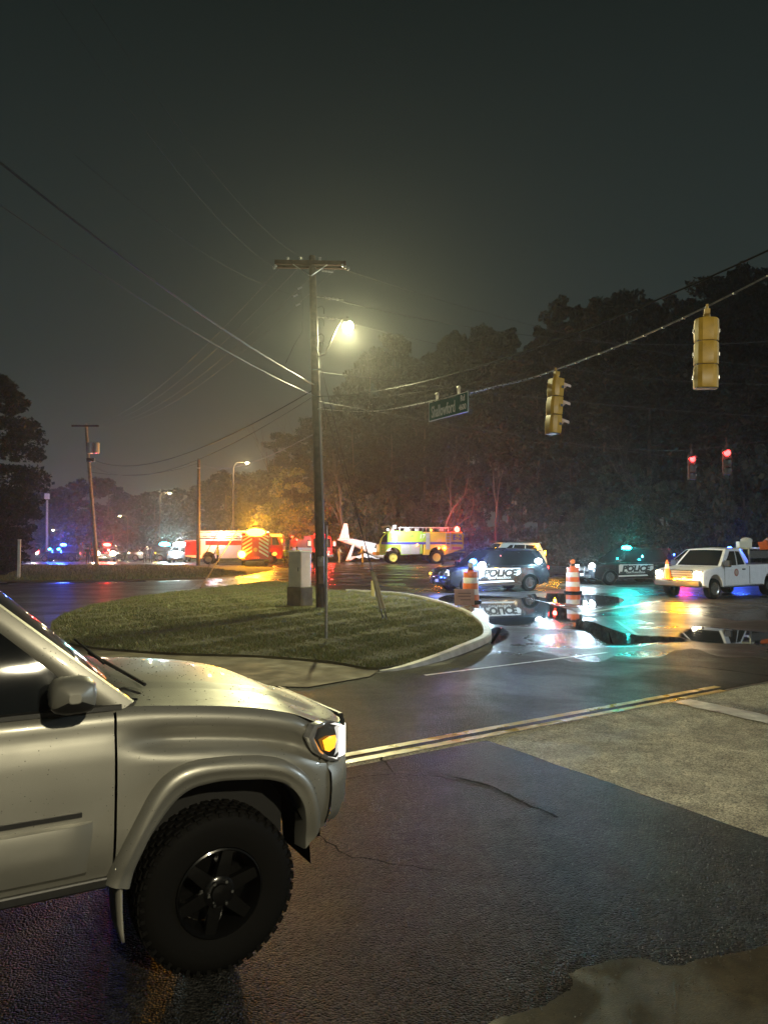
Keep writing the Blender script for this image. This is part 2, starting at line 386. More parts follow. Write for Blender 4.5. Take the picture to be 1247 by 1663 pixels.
def puddle(pts, j, z=.006):
    random.seed(j); P = smooth_loop([tuple(G(*p))[:2] for p in pts], 6); n = len(P); rings = [[], [], []]
    ar_ = sum(P[i][0] * P[(i + 1) % n][1] - P[(i + 1) % n][0] * P[i][1] for i in range(n)); sg = 1 if ar_ > 0 else -1
    for i in range(n):
        t = Vector((P[(i + 1) % n][0] - P[i - 1][0], P[(i + 1) % n][1] - P[i - 1][1])).normalized(); o = Vector((t.y, -t.x)) * sg; o.y *= 3.0
        for k, d_ in enumerate((-.07, .02, .11)): rings[k].append((P[i][0] + o.x * d_ + random.gauss(0, .008), P[i][1] + o.y * d_ + random.gauss(0, .02), z))
    b = MB(); b.poly(rings[0]); b.add(rings[1] + rings[2], [])
    for k in range(2): b.f += [(k * n + i, k * n + (i + 1) % n, (k + 1) * n + (i + 1) % n, (k + 1) * n + i) for i in range(n)]; b.m += [0] * n
    o = b.build('puddle', M_pud, None, fix=False); me = o.data
    if me.polygons[0].normal.z < 0: me.flip_normals()
    at = me.attributes.new('depth', 'FLOAT', 'POINT'); at.data.foreach_set('value', [1.0] * n + [.55] * n + [0.0] * n)
    tag(o, kind='structure')
puddle([(938, 1010), (960, 1011), (1000, 1026), (1040, 1033), (1095, 1036), (1105, 1040), (1040, 1042), (1000, 1046), (985, 1043), (955, 1026), (935, 1021)], 1)
puddle([(1110, 1030), (1140, 1020), (1190, 1024), (1260, 1030), (1320, 1034), (1320, 1046), (1247, 1044), (1150, 1043), (1115, 1037)], 2)
puddle([(715, 975), (735, 966), (790, 968), (850, 972), (905, 985), (940, 1000), (925, 1008), (880, 1004), (850, 1012), (800, 1013), (796, 1000), (770, 985)], 3)
puddle([(860, 966), (920, 964), (985, 968), (1010, 976), (960, 984), (920, 980), (880, 976)], 4)
puddle([(795, 1026), (812, 1020), (822, 1030), (808, 1042), (795, 1044)], 5)

# grass blades on the island and verge
def blades(name, poly, n, z0, h0, h1, wd, cols, seed, near=None, ymax=None):
    rng = np.random.default_rng(seed); P = np.array(poly); lo = P.min(0); hi = P.max(0)
    pts = np.empty((0, 2))
    while len(pts) < n:
        c = rng.uniform(lo, hi, (n * 2, 2))
        if near:   # denser close to the road
            c = c[rng.uniform(0, 1, len(c)) < np.clip((near / np.maximum(c[:, 1], 1)) ** 1.3, .12, 1)]
        ins = np.zeros(len(c), bool); j = len(P) - 1
        for i in range(len(P)):
            cond = ((P[i, 1] > c[:, 1]) != (P[j, 1] > c[:, 1])) & (c[:, 0] < (P[j, 0] - P[i, 0]) * (c[:, 1] - P[i, 1]) / (P[j, 1] - P[i, 1] + 1e-12) + P[i, 0])
            ins ^= cond; j = i
        pts = np.vstack([pts, c[ins]])
    pts = pts[:n]
    a = rng.uniform(0, 2 * np.pi, n); cl = np.sin(pts[:, 0] * 2.3 + 1) * np.sin(pts[:, 1] * 1.7) * .5 + .5
    cl = np.clip(cl + .35 * np.sin(pts[:, 0] * 5.1 - pts[:, 1] * 3.3) + .25 * np.sin(pts[:, 0] * 11 + pts[:, 1] * 9), 0, 1)
    h = rng.uniform(h0, h1, n) * (.35 + 1.0 * cl); ln_ = rng.uniform(.3, 1.1, n) * h
    dx, dy = np.cos(a), np.sin(a); b = rng.uniform(0, 2 * np.pi, n)
    v = np.zeros((n, 3, 3)); 
    v[:, 0, 0] = pts[:, 0] - dx * wd; v[:, 0, 1] = pts[:, 1] - dy * wd; v[:, 0, 2] = z0
    v[:, 1, 0] = pts[:, 0] + dx * wd; v[:, 1, 1] = pts[:, 1] + dy * wd; v[:, 1, 2] = z0
    v[:, 2, 0] = pts[:, 0] + np.cos(b) * ln_; v[:, 2, 1] = pts[:, 1] + np.sin(b) * ln_; v[:, 2, 2] = z0 + h
    me = bpy.data.meshes.new(name); me.vertices.add(n * 3); me.vertices.foreach_set('co', v.ravel())
    me.loops.add(n * 3); me.loops.foreach_set('vertex_index', np.arange(n * 3)); me.polygons.add(n)
    me.polygons.foreach_set('loop_start', np.arange(0, n * 3, 3)); me.polygons.foreach_set('loop_total', np.full(n, 3))
    for c in cols: me.materials.append(c)
    me.polygons.foreach_set('material_index', np.where(rng.uniform(0, 1, n) < .25 + .5 * (1 - cl), np.where(rng.uniform(0, 1, n) < .5, 3, 1), rng.integers(0, 3, n)).astype(np.int32))
    me.update(calc_edges=True); o = bpy.data.objects.new(name, me); COL.objects.link(o)
    return o
GC = [mat('grass_green', (.125, .16, .038), .42), mat('grass_pale', (.21, .215, .062), .45), mat('grass_dark', (.065, .098, .024), .5), mat('grass_straw', (.22, .18, .085), .5)]
tag(blades('grass_blades', isl, 190000, .05, .025, .075, .008, GC, 1, near=15), 'short wet grass covering the kerbed island by the pole', 'grass', kind='stuff')
vp = [tuple(G(*p))[:2] for p in [(-90, 946), (0, 944), (200, 942), (330, 938), (405, 932), (300, 919), (100, 919), (-90, 919)]]
tag(blades('verge_grass', vp, 40000, .03, .08, .2, .03, GC, 2), 'rough grass on the verge below the flashing police cars', 'grass', kind='stuff')

# loose grit on the near asphalt
rng = np.random.default_rng(77); V = []; Fc = []
for i in range(1300):
    if i < 950: p = G(float(rng.uniform(560, 1300)), float(rng.uniform(1330, 1660)))
    else:
        k = int(rng.integers(2, len(gg) - 3)); p = gg[k].lerp(gg[k + 1], float(rng.uniform())) + Vector((float(rng.normal(0, .09)), float(rng.normal(.0, .10)), 0))
    r = float(rng.uniform(.002, .0065)); o = len(V); a = rng.uniform(0, 6.28)
    for q in range(4): V.append((p.x + math.cos(a + q * 1.57) * r * rng.uniform(.6, 1.2), p.y + math.sin(a + q * 1.57) * r * rng.uniform(.6, 1.2), .010))
    V.append((p.x, p.y, .012 + r * 1.1)); Fc += [(o, o + 1, o + 4), (o + 1, o + 2, o + 4), (o + 2, o + 3, o + 4), (o + 3, o, o + 4)]
me = bpy.data.meshes.new('grit'); me.from_pydata(V, [], Fc); me.materials.append(mat('grit_stone', (.06, .055, .047), .3, noise=(40, .6))); o = bpy.data.objects.new('grit', me); COL.objects.link(o)
tag(o, 'loose grit scattered on the near asphalt and along the gutter', 'grit', kind='stuff')
# ================================================================== silver pickup in the foreground
M_silver = mat('silver_truck_paint', (.30, .293, .258), .44, .64, coat=.3, noise=(2.5, .07), bump=(260, .10, .0012), rvar=.06)
M_silver_wet = M_silver
M_amber = glow('amber_turn_lens', (1.0, .36, .02), 2.2)
M_hl = glow('headlamp_lens', (1.0, .96, .86), 2.6)
M_lens = mat('clear_lens', (.35, .35, .36), .08, .6, coat=1)
TH = R(30)
HW = .93
org = Vector((-.833 - HW * math.sin(TH), 3.68 + HW * math.cos(TH), 0))
tk = thing('pickup_truck', 'silver pickup truck driving past close in front, headlight and amber turn signal lit', 'pickup truck', org, TH)
def lerpt(T, x):
    """monotone cubic through the table"""
    if x <= T[0][0]: return T[0][1]
    if x >= T[-1][0]: return T[-1][1]
    n = len(T); dl = [(T[i + 1][1] - T[i][1]) / (T[i + 1][0] - T[i][0]) for i in range(n - 1)]
    k = next(i for i in range(n - 1) if x <= T[i + 1][0])
    def slope(i):
        if i == 0: return dl[0]
        if i == n - 1: return dl[-1]
        if dl[i - 1] * dl[i] <= 0: return 0.0
        return 2 * dl[i - 1] * dl[i] / (dl[i - 1] + dl[i])
    h = T[k + 1][0] - T[k][0]; u = (x - T[k][0]) / h
    return (1 + 2 * u) * (1 - u) ** 2 * T[k][1] + u * (1 - u) ** 2 * h * slope(k) + u * u * (3 - 2 * u) * T[k + 1][1] + u * u * (u - 1) * h * slope(k + 1)
ZTOP = [(-4.3, 1.33), (-.42, 1.312), (-.1, 1.287), (.2, 1.247), (.45, 1.19), (.6, 1.125), (.72, 1.08), (.95, 1.05)]
INF = [(0, .085), (.02, .050), (.05, .034), (.085, .040), (.12, .066), (.15, .080), (.172, .066), (.20, .022), (.25, 0), (.5, 0)]   # fender: shoulder, recess, blister
IND = [(0, .085), (.02, .052), (.05, .034), (.10, .030), (.14, .020), (.22, .006), (.36, 0), (.6, .004)]                                 # door
def plan(s):
    """s<=.35: along the flank; s in (.35,1.35]: round the front corner to the centre line"""
    if s <= .35: return Vector((s, -HW, 0)), Vector((0, -1, 0))
    ph = (s - .35) * math.pi / 2; e = 2 / 2.7
    def c(p): return Vector((.35 + .60 * math.sin(p) ** e, -HW * max(0, math.cos(p)) ** e, 0))
    p = c(min(ph, math.pi / 2 - 1e-4)); d = (c(min(ph + .02, math.pi / 2)) - c(max(ph - .02, .001)))
    d.normalize(); return p, Vector((d.y, -d.x, 0))
def skin(s, z, sgn=-1):
    p, n = plan(s); zt = lerpt(ZTOP, p.x); dz = zt - z
    wf = max(0, min(1, (s + .47) / .32)); wf = wf * wf * (3 - 2 * wf)
    if s > .4: wf *= max(0, 1 - (s - .4) / .25)
    ins = lerpt(INF, dz) * wf + lerpt(IND, dz) * (1 - wf)
    if z < .80: ins += ((.80 - z) / .24) ** 2 * .045
    q = p - n * ins
    return Vector((q.x, q.y if sgn < 0 else -q.y, z))
OPEN = [(-.36, .50), (-.337, .60), (-.279, .738), (-.207, .835), (-.145, .895), (-.078, .924), (.057, .932), (.278, .905), (.375, .872), (.437, .812), (.482, .734), (.499, .641), (.505, .572), (.507, .5)]
FLO = [(-.47, .54), (-.45, .60), (-.375, .756), (-.285, .925), (-.229, .990), (-.163, 1.028), (-.07, 1.046), (.093, 1.040), (.248, 1.022), (.375, .990), (.475, .924), (.535, .859), (.578, .732), (.600, .65), (.606, .60)]
def inside(poly, x, z):
    c = False; j = len(poly) - 1
    for i in range(len(poly)):
        if (poly[i][1] > z) != (poly[j][1] > z) and x < (poly[j][0] - poly[i][0]) * (z - poly[i][1]) / (poly[j][1] - poly[i][1]) + poly[i][0]: c = not c
        j = i
    return c
MIDF = [((a + b) / 2, (c + d) / 2) for (a, c), (b, d) in [(FLO[0], OPEN[0]), (FLO[3], OPEN[2]), (FLO[5], OPEN[4]), (FLO[7], OPEN[6]), (FLO[9], OPEN[8]), (FLO[11], OPEN[10]), (FLO[14], OPEN[13])]]
def panel(name, s0, s1, ns, z0, z1f, nz, sgn, holes=(), smooth=True):
    b = MB(); S = [s0 + (s1 - s0) * i / ns for i in range(ns + 1)]; V = []
    for s in S:
        zt = z1f(plan(s)[0].x); V.append([skin(s, z0 + (zt - z0) * j / nz, sgn) for j in range(nz + 1)])
    o = [p for r in V for p in r]; fs = []
    for i in range(ns):
        for j in range(nz):
            sm = (S[i] + S[i + 1]) / 2; zm = (V[i][j].z + V[i + 1][j + 1].z) / 2
            if any(inside(h, sm, zm) for h in holes): continue
            fs.append((i * (nz + 1) + j, (i + 1) * (nz + 1) + j, (i + 1) * (nz + 1) + j + 1, i * (nz + 1) + j + 1))
    b.add(o, fs); return b.build(name, M_silver, tk, smooth=True, angle=60)
HOLE = MIDF + [(.53, .3), (-.4, .3)]
RX = -3.17
RH = [(x + RX - .06, z) for x, z in HOLE]
zt = lambda x: lerpt(ZTOP, x)
# headlamp cut-out in s/z
def headpoly(): return [(.44, 1.065), (.47, 1.115), (.60, 1.128), (.78, 1.085), (.80, .97), (.74, .905), (.62, .915), (.50, .985)]
for sg in (-1, 1):
    panel('fender', -.425, .66, 92, .565, zt, 40, sg, [HOLE])
    panel('front_door', -1.55, -.437, 56, .565, zt, 40, sg)
    panel('rear_door', -2.45, -1.562, 20, .565, zt, 24, sg)
    panel('bed_side', -4.3, -2.49, 40, .565, zt, 24, sg, [RH])
    # fender flare : swept strip proud of the body
    def flare(dx):
        A = [Vector((x, 0, z)) for x, z in FLO]; Bp = [Vector((x, 0, z)) for x, z in OPEN]
        def rs(P, n):
            L = [0]
            for a, c in zip(P, P[1:]): L.append(L[-1] + (c - a).length)
            out = []
            for i in range(n):
                t = L[-1] * i / (n - 1); k = max(j for j in range(len(P) - 1) if L[j] <= t + 1e-9)
                u = (t - L[k]) / max(1e-9, L[k + 1] - L[k]); out.append(P[k].lerp(P[k + 1], u))
            for _ in range(2): out = [out[0]] + [(out[i - 1] + out[i] * 2 + out[i + 1]) / 4 for i in range(1, n - 1)] + [out[-1]]
            return out
        A = rs(A, 60); Bp = rs(Bp, 60); rows = []
        for a, c in zip(A, Bp):
            row = []
            for u, outw in ((0, -.004), (.06, .028), (.25, .046), (.42, .052), (.55, .050), (.62, .042), (.8, .040), (.95, .034), (1.0, .020), (1.02, -.07)):
                p = a.lerp(c, u); s = p.x if p.x <= .35 else .35 + (p.x - .35) * .9
                q = skin(min(s, .62), max(p.z, .56), sg); q.z = p.z
                nn = plan(min(s, .62))[1]; q.x = p.x + dx + nn.x * outw * .6; q.y += (nn.y * outw) * (1 if sg < 0 else -1)
                row.append(q)
            rows.append(row)
        b = MB(); b.grid(rows); b.build('fender_flare', M_silver, tk, smooth=True, angle=50)
    flare(0)
    if sg < 0: pass
    # rocker and lower door cladding with black inlay
    b = MB(); rows = []
    for s in [-2.4, -1.8, -1.2, -.9, -.7, -.62, -.57, -.53]:
        end = 1 if s < -.6 else max(0, (-.53 - s) / .07)
        y = -HW * 1; rows.append([Vector((s, sg * (HW - .012), .845)), Vector((s, sg * (HW + .006 + .026 * end), .838)), Vector((s, sg * (HW + .008 + .034 * end), .790)), Vector((s - .01, sg * (HW + .004 + .026 * end), .70)), Vector((s - .02, sg * (HW - .006 + .01 * end), .62)), Vector((s - .02, sg * (HW - .05), .585))])
    b.grid(rows); b.build('door_cladding', M_silver, tk, smooth=True, angle=35)
    b = MB(); b.grid([[Vector((x, sg * (HW + dy), z)) for z, dy in ((.868, -.01), (.868, .012), (.888, .012), (.888, -.01))] for x in (-2.4, -.60, -.575)]); b.build('door_moulding', BLACK, tk)
    b = MB(); b.box((-1.5, sg * (HW - .09), .545), (2.1, .12, .05)); b.build('rocker_panel', BLACK, tk, bevel=.01)
    # mud flap
    b = MB(); b.grid([[Vector((-.40 - .02 * u + .03 * u * u, sg * (HW - .03 - .27 * v), .62 - .36 * u)) for v in (0, .5, 1)] for u in (0, .3, .6, .85, 1)])
    mo = b.build('mud_flap', mat('mud_flap_rubber', (.24, .23, .20), .4), tk, smooth=True); mo.modifiers.new('t', 'SOLIDIFY').thickness = .012
# front fascia (bumper) wrapping the corner, below hood edge
def fascia_z(x): return lerpt(ZTOP, x)
for sg in (-1, 1):
    b = MB(); rows = []
    for i in range(29):
        s = .62 + (1.35 - .62) * i / 28
        p, n = plan(s); lowz = .60 - .02 * math.sin(i / 28 * 3) ; row = []
        for z, bul in ((lowz - .02, -.06), (lowz, -.015), (.66, .012), (.78, .022), (.86, .018), (.885, -.004), (.90, -.006), (.98, -.012), (1.04, -.03), (zt(p.x) - .01, -.06)):
            q_ = p + n * bul; row.append(Vector((q_.x, q_.y if sg < 0 else -q_.y, min(z, zt(p.x)))))
        rows.append(row)
    b.grid(rows); b.build('front_bumper', M_silver, tk, smooth=True, angle=45)
    # headlamp: dark bowl, clear lens rim, amber lamp, bright lens at the corner
    HP = [(.47, 1.07), (.50, 1.125), (.60, 1.135), (.72, 1.10), (.82, 1.06), (.84, .98), (.78, .915), (.70, .905), (.60, .935), (.52, .99)]
    def hp(s, z, o):
        p, n = plan(s); q_ = p + n * o; return Vector((q_.x, q_.y if sg < 0 else -q_.y, z))
    cs = sum(a for a, _ in HP) / len(HP); cz = sum(a for _, a in HP) / len(HP)
    def ringf(k, o): return [hp(cs + (a - cs) * k, cz + (z - cz) * k, o) for a, z in HP]
    b = MB(); b.grid([ringf(1.08, -.03), ringf(1.05, .012), ringf(.98, .016), ringf(.86, .006)], close=True); hl = b.build('headlight', M_lens, tk, smooth=True, angle=50)
    b = MB(); r0 = ringf(.88, .004); b.add(r0 + [hp(cs, cz, .016)], [(i, (i + 1) % len(r0), len(r0)) for i in range(len(r0))]); b.build('headlight_bowl', mat('headlamp_bowl', (.03, .03, .03), .12, .3, coat=1), hl, smooth=True)
    b = MB(); am = [(.545, 1.045), (.60, 1.055), (.66, 1.05), (.68, 1.02), (.655, .985), (.60, .975), (.565, .99)]
    b.add([hp(a, z, .016) for a, z in am] + [hp(.62, 1.015, .034)], [(i, (i + 1) % 7, 7) for i in range(7)]); b.build('turn_signal', M_amber, hl, smooth=True)
    b = MB(); b.grid([[hp(s, z, .018 + .014 * math.sin(math.pi * (s - .70) / .13)) for s in (.70, .73, .77, .81, .83)] for z in (.925, .96, 1.0, 1.04, 1.08)]); b.build('headlight_lens', M_hl, hl, smooth=True)
    spot('headlight_beam', hp(.92, .98, .12), hp(.92, .98, .12) + Vector((10, -.6, -.55)), (1, .93, .8), 90, 62, tk, .05, .8)
# grille
b = MB(); 
for k in range(5): b.box((.94, 0, .80 + k * .055), (.03, .95, .03))
b.box((.925, 0, .92), (.03, .98, .30)); b.build('grille', BLACK, tk, bevel=.006)
# hood
b = MB(); rows = []
CR = [(-.42, .050), (0, .058), (.3, .060), (.6, .060), (.8, .05), (.95, .012)]
for i in range(47):
    x = -.42 + (.945 + .42) * i / 46
    s = x if x <= .35 else None
    if s is None:
        lo_, hi_ = .35, 1.35
        for _ in range(30):
            md = (lo_ + hi_) / 2
            if plan(md)[0].x < x: lo_ = md
            else: hi_ = md
        s = lo_
    ye = abs(skin(s, zt(x), -1).y); row = []
    for j in range(41):
        v = -1 + j / 20; a = abs(v)
        z = zt(x) + lerpt(CR, x) * (1 - a ** 2.6)
        k = max(0, min(1, (.66 - a) / .05)) * max(0, min(1, (x + .45) / .1)) * max(0, min(1, (.80 - x) / .12)); z += .016 * k * k * (3 - 2 * k)
        g = max(0, 1 - abs(a - .955) / .012); z -= .010 * g
        row.append(Vector((x, v * ye, z)))
    rows.append(row)
b.grid(rows); b.build('hood', M_silver, tk, smooth=True, angle=60)
# cab : pillars, roof, glass
RZ = 1.90; XB, XT = -.37, -1.02
belt = 1.318
def gh(u, v, sg):
    """flank of the greenhouse, u along from windscreen to rear, v up"""
    x0, x1 = -.37, -2.42; t0, t1 = -1.02, -2.20
    xb = x0 + (x1 - x0) * u; xt = t0 + (t1 - t0) * u
    bow = .035 * math.sin(math.pi * v)
    return Vector((xb + (xt - xb) * v, sg * (.855 - .20 * v + bow * .9), belt + (RZ - .045 - belt) * v + 0 * u))
for sg in (-1, 1):
    # A pillar : bar with thickness
    b = MB(); rows = []
    for i in range(15):
        v = i / 14 * 1.02; p = gh(0, v, sg); t = Vector((-.65, 0, .56)).normalized()
        w0 = .055 + .01 * (1 - v)
        rows.append([p + Vector((.03, sg * -.075, .004)), p + Vector((.035, sg * -.03, .012)), p + Vector((.022, sg * .002, .012)), p + Vector((-.012, sg * .012, -.006)), p + Vector((-w0, sg * .010, -.026)), p + Vector((-w0 - .02, sg * -.012, -.04))])
    b.grid(rows); b.build('windshield_pillar', M_silver, tk, smooth=True, angle=50)
    b = MB(); rows = [[gh(.055 + .925 * i / 24, .02 + .93 * j / 8, sg) - Vector((0, sg * .012, 0)) for j in range(9)] for i in range(25)]
    b.grid(rows); b.build('side_window', GLASS, tk, smooth=True)
    for u in (.50, .97):
        b = MB(); b.grid([[gh(u + du, v / 8, sg) + Vector((0, sg * o, 0)) for v in range(9)] for du, o in ((-.035, -.006), (-.03, .004), (.03, .004), (.035, -.006))]); b.build('door_pillar', BLACK, tk, smooth=True)
    b = MB(); b.grid([[gh(u / 12, 1.0, sg) + Vector((0, sg * dy, dz)) for u in range(13)] for dy, dz in ((.004, -.07), (.012, -.03), (.0, .005), (-.04, .03))]); b.build('roof_rail', M_silver, tk, smooth=True)
    # belt moulding
    b = MB(); b.grid([[Vector((x, sg * (.862 + dy), z)) for x in (-.40, -1.0, -2.42)] for z, dy in ((1.300, -.02), (1.306, .014), (1.326, .012), (1.332, -.01))]); b.build('belt_moulding', BLACK, tk)
    # mirror
    b = MB(); cx, cyy, czz = -.64, sg * (HW + .10), 1.425
    rows = []
    for i in range(9):
        u = i / 8; yy = sg * (HW + .015 + .20 * u); k = (.78, .92, 1, 1, 1, .98, .92, .75, .25)[i]
        ring = []
        for j in range(14):
            a = 2 * math.pi * j / 14; ring.append(Vector((cx + .10 * k * abs(math.cos(a)) ** .6 * (1 if math.cos(a) > 0 else -.9), yy, czz + .075 * k * (abs(math.sin(a)) ** .6) * (1 if math.sin(a) > 0 else -1))))
        rows.append(ring)
    b.grid(rows, close=True); b.poly(rows[-1]); b.poly(rows[0][::-1]); mi = b.build('side_mirror', M_silver, tk, smooth=True)
    b = MB(); b.grid([[p + (p - Vector((cx, p.y, czz))).normalized() * .004 for p in r[8:14]] for r in rows]); b.build('mirror_base', BLACK, mi, smooth=True)
    b = MB(); b.tube([(cx, sg * (HW - .06), 1.33), (cx, sg * (HW + .05), 1.355), (cx, sg * (HW + .09), 1.39)], .03, 8); b.build('mirror_arm', BLACK, mi, smooth=True)
b = MB(); rows = []
for i in range(17):
    a = -1 + i / 8; rows.append([Vector((-.30 - .12 * a * a * 1.0 + (XT - -.30 + .07 * (1 - a * a)) * v, a * (.79 - .14 * v), 1.325 + (RZ - .03 - 1.325) * v + .03 * (1 - a * a) * v)) for v in [k / 8 for k in range(9)]])
b.grid(rows); b.build('windshield', GLASS, tk, smooth=True)
b = MB(); b.grid([[Vector((-.20 - .14 * a * a + dx, a * .80, z)) for a in [k / 8 - 1 for k in range(17)]] for dx, z in ((.03, 1.335), (-.06, 1.350), (-.14, 1.338))]); b.build('cowl', BLACK, tk, smooth=True)
b = MB(); b.tube([(-.24, -.62, 1.365), (-.30, -.45, 1.40), (-.46, -.30, 1.50)], .009, 6); b.tube([(-.42, -.52, 1.47), (-.50, -.10, 1.55)], .007, 6); b.build('wiper', BLACK, tk)
b = MB(); b.grid([[Vector((x, a * .645, RZ - .03 + .03 * (1 - a * a) + .01)) for a in [k / 4 - 1 for k in range(9)]] for x in (-1.0, -1.4, -1.9, -2.22)]); b.build('roof', M_silver, tk, smooth=True)
b = MB(); b.grid([[Vector((-2.20, -.64, 1.86)), Vector((-2.20, .64, 1.86))], [Vector((-2.42, -.84, 1.32)), Vector((-2.42, .84, 1.32))]]); b.build('rear_window', GLASS, tk)
b = MB(); b.box((-3.4, 0, 1.30), (1.78, 1.6, .02)); b.build('bed_cover', BLACK, tk)
b = MB(); b.box((-4.34, 0, .95), (.06, 1.72, .72)); b.build('tailgate', M_silver, tk, bevel=.02)
b = MB(); b.box((-1.9, 0, .72), (4.7, 1.45, .34)); b.box((-1.2, 0, .95), (.9, 1.3, .5)); b.box((.25, 0, .92), (.9, 1.0, .26)); b.build('chassis', mat('underbody', (.006, .006, .006), .8), tk)
# wheels
def tread_tyre(root, x, y, out, r=.388, wdt=.245, blocks=True):
    b = MB(); o = (x, y, r); ax = (0, out, 0)
    b.lathe([(.205, -.02), (.215, .0), (.25, .006), (.31, .010), (.345, .004), (.372, -.012), (r - .006, -.035), (r - .008, -wdt + .03), (.365, -wdt), (.21, -wdt + .01)], o, ax, 56, cap=False)
    t = b.build('tyre', RUBBER, root, smooth=True, angle=50)
    b = MB(); nb = 44
    for k in range(nb):
        a = 2 * math.pi * k / nb
        for row in range(5):
            aa = a + (row % 2) * math.pi / nb; lat = -.028 - row * .046; rr = r - .002 if 0 < row < 4 else r - .006
            c = Vector((math.cos(aa) * rr, 0, math.sin(aa) * rr)); rot = Matrix.Rotation(-aa, 3, 'Y')
            b.box(c + Vector((x, y + out * lat, r)), (.010, .036, .036), rot)
        c = Vector((math.cos(a) * (r - .022), 0, math.sin(a) * (r - .022))); b.box(c + Vector((x, y - out * .010, r)), (.022, .02, .018), Matrix.Rotation(-a, 3, 'Y'))
    b.build('tread', RUBBER, t)
    b = MB(); b.lathe([(.206, -.01), (.212, .004), (.204, .008), (.196, -.01), (.185, -.05), (.185, -.16)], o, ax, 40, cap=False)
    b.lathe([(.185, -.15), (.001, -.15)], o, ax, 30, cap=False)
    for k in range(6):
        a = 2 * math.pi * k / 6 + .3; d = Vector((math.cos(a), 0, math.sin(a))); tt = Vector((-math.sin(a), 0, math.cos(a))); O = Vector(o); Y = Vector((0, out, 0))
        P = [O + d * .04 + tt * .035 + Y * -.018, O + d * .04 - tt * .035 + Y * -.018, O + d * .20 - tt * .026 + Y * -.012, O + d * .20 + tt * .026 + Y * -.012]
        b.prism(P, -Y * .035)
    b.lathe([(.075, -.045), (.075, -.012), (.06, -.002), (.045, -.002), (.042, .012), (.001, .014)], o, ax, 24)
    rm = b.build('rim', mat('dark_alloy', (.010, .010, .010), .25, .6, coat=.4), t, smooth=True, angle=35)
    for k in range(6):
        a = 2 * math.pi * k / 6; c = Vector(o) + Vector((math.cos(a) * .058, out * -.006, math.sin(a) * .058)); MB().cyl(c, c + Vector((0, out * .018, 0)), .010, .008, 6).build('lug_nut', CHROME, rm)
for x in (.06, RX):
    for sg in (-1, 1): tread_tyre(tk, x, sg * (HW - .015), sg)
MB().box((.60, -.62, .74), (.02, .50, .40)).build('sliver_blocker', mat('wheel_well_liner', (.003, .003, .003), 1.0, spec=.03), tk)  # dark plates added to block the bright inside of the bumper
MB().box((.60, .62, .74), (.02, .50, .40)).build('sliver_blocker', mat('wheel_well_liner', (.003, .003, .003), 1.0, spec=.03), tk)
# inner wheel arches
for sg in (-1, 1):
    for x in (.075, RX):
        b = MB(); rows = []
        for i in range(17):
            a = math.pi * i / 16; rows.append([Vector((x + math.cos(a) * .47, sg * yy, .42 + math.sin(a) * .53)) for yy in (HW - .03, HW - .40)])
        b.grid(rows); b.build('wheel_well', mat('wheel_well_liner', (.003, .003, .003), 1.0, spec=.03), tk, smooth=True)
    b = MB(); b.box((-1.85, sg * .52, .62), (4.7, .03, .5)); b.build('frame_rail', MATS['underbody'], tk)

# raindrops beading on the near bodywork
rng = np.random.default_rng(5); V = []; Fc = []
for o in [c for c in tk.children if c.name.split('.')[0] in ('hood', 'fender', 'front_door', 'windshield_pillar', 'fender_flare', 'front_bumper') and (c.name.startswith('hood') or c.data.vertices[0].co.y < 0)]:
    P = [p for p in o.data.polygons if p.center.x > -1.1]; ar_ = np.array([p.area for p in P]); top = o.name.startswith('hood')
    for i in rng.choice(len(P), 550 if top else int(200 * ar_.sum() ** .5), p=ar_ / ar_.sum()):
        p = P[int(i)]; vs_ = [o.data.vertices[k].co for k in p.vertices]; a, b_ = rng.uniform(), rng.uniform(); c = vs_[0].lerp(vs_[1], a).lerp(vs_[-1].lerp(vs_[-2], a), b_)
        n = p.normal.copy()
        if n.dot(Vector((.2, -1, .9))) < 0: n.negate()
        if n.z < -.3: continue
        r = float(rng.uniform(.0012, .0042)) if top else float(rng.uniform(.0010, .0030)); _, u, v = frame(Vector((0, 0, 0)), n); k0 = len(V)
        for rr, hh in ((1, -.1), (.72, .42)):
            for q in range(6): th_ = q * math.pi / 3; V.append(c + (u * math.cos(th_) + v * math.sin(th_)) * r * rr + n * r * hh)
        V.append(c + n * r * .62)
        for q in range(6): Fc += [(k0 + q, k0 + (q + 1) % 6, k0 + 6 + (q + 1) % 6, k0 + 6 + q), (k0 + 6 + q, k0 + 6 + (q + 1) % 6, k0 + 12)]
me = bpy.data.meshes.new('raindrops'); me.from_pydata([tuple(p) for p in V], [], Fc); me.polygons.foreach_set('use_smooth', [True] * len(me.polygons))
me.materials.append(mat('rain_water', (.33, .32, .29), .16, .7, coat=.6)); o = bpy.data.objects.new('raindrops', me); COL.objects.link(o); o.parent = tk; o['kind'] = 'stuff'
# ================================================================== poles, wires, lamps, signals, signs
M_wood = mat('creosote_wood', (.075, .050, .034), .75, noise=(5, .4), bump=(22, .5, .02))
M_arm = mat('crossarm_wood', (.05, .024, .017), .95, spec=.1, noise=(7, .35), bump=(26, .4, .01))
M_porc = mat('porcelain', (.32, .32, .33), .2)
M_wire = mat('weathered_cable', (.045, .045, .045), .5); M_wdull = mat('dull_thin_wire', (.02, .02, .02), .6, spec=.2)
M_wdark = mat('black_cable', (.012, .012, .012), .5)
M_sig = mat('signal_yellow', (.52, .33, .04), .42, noise=(6, .2), rvar=.12)
M_lampglow = glow('street_lamp_glass', (1.0, .90, .45), 60)
LAMPCOL = (1.0, .95, .50)
PB = Vector((-1.97, 23.92, .1)); PT = at(507, 416, 23.9)
def pole_at(h): return PB.lerp(PT, (h - PB.z) / (PT.z - PB.z))
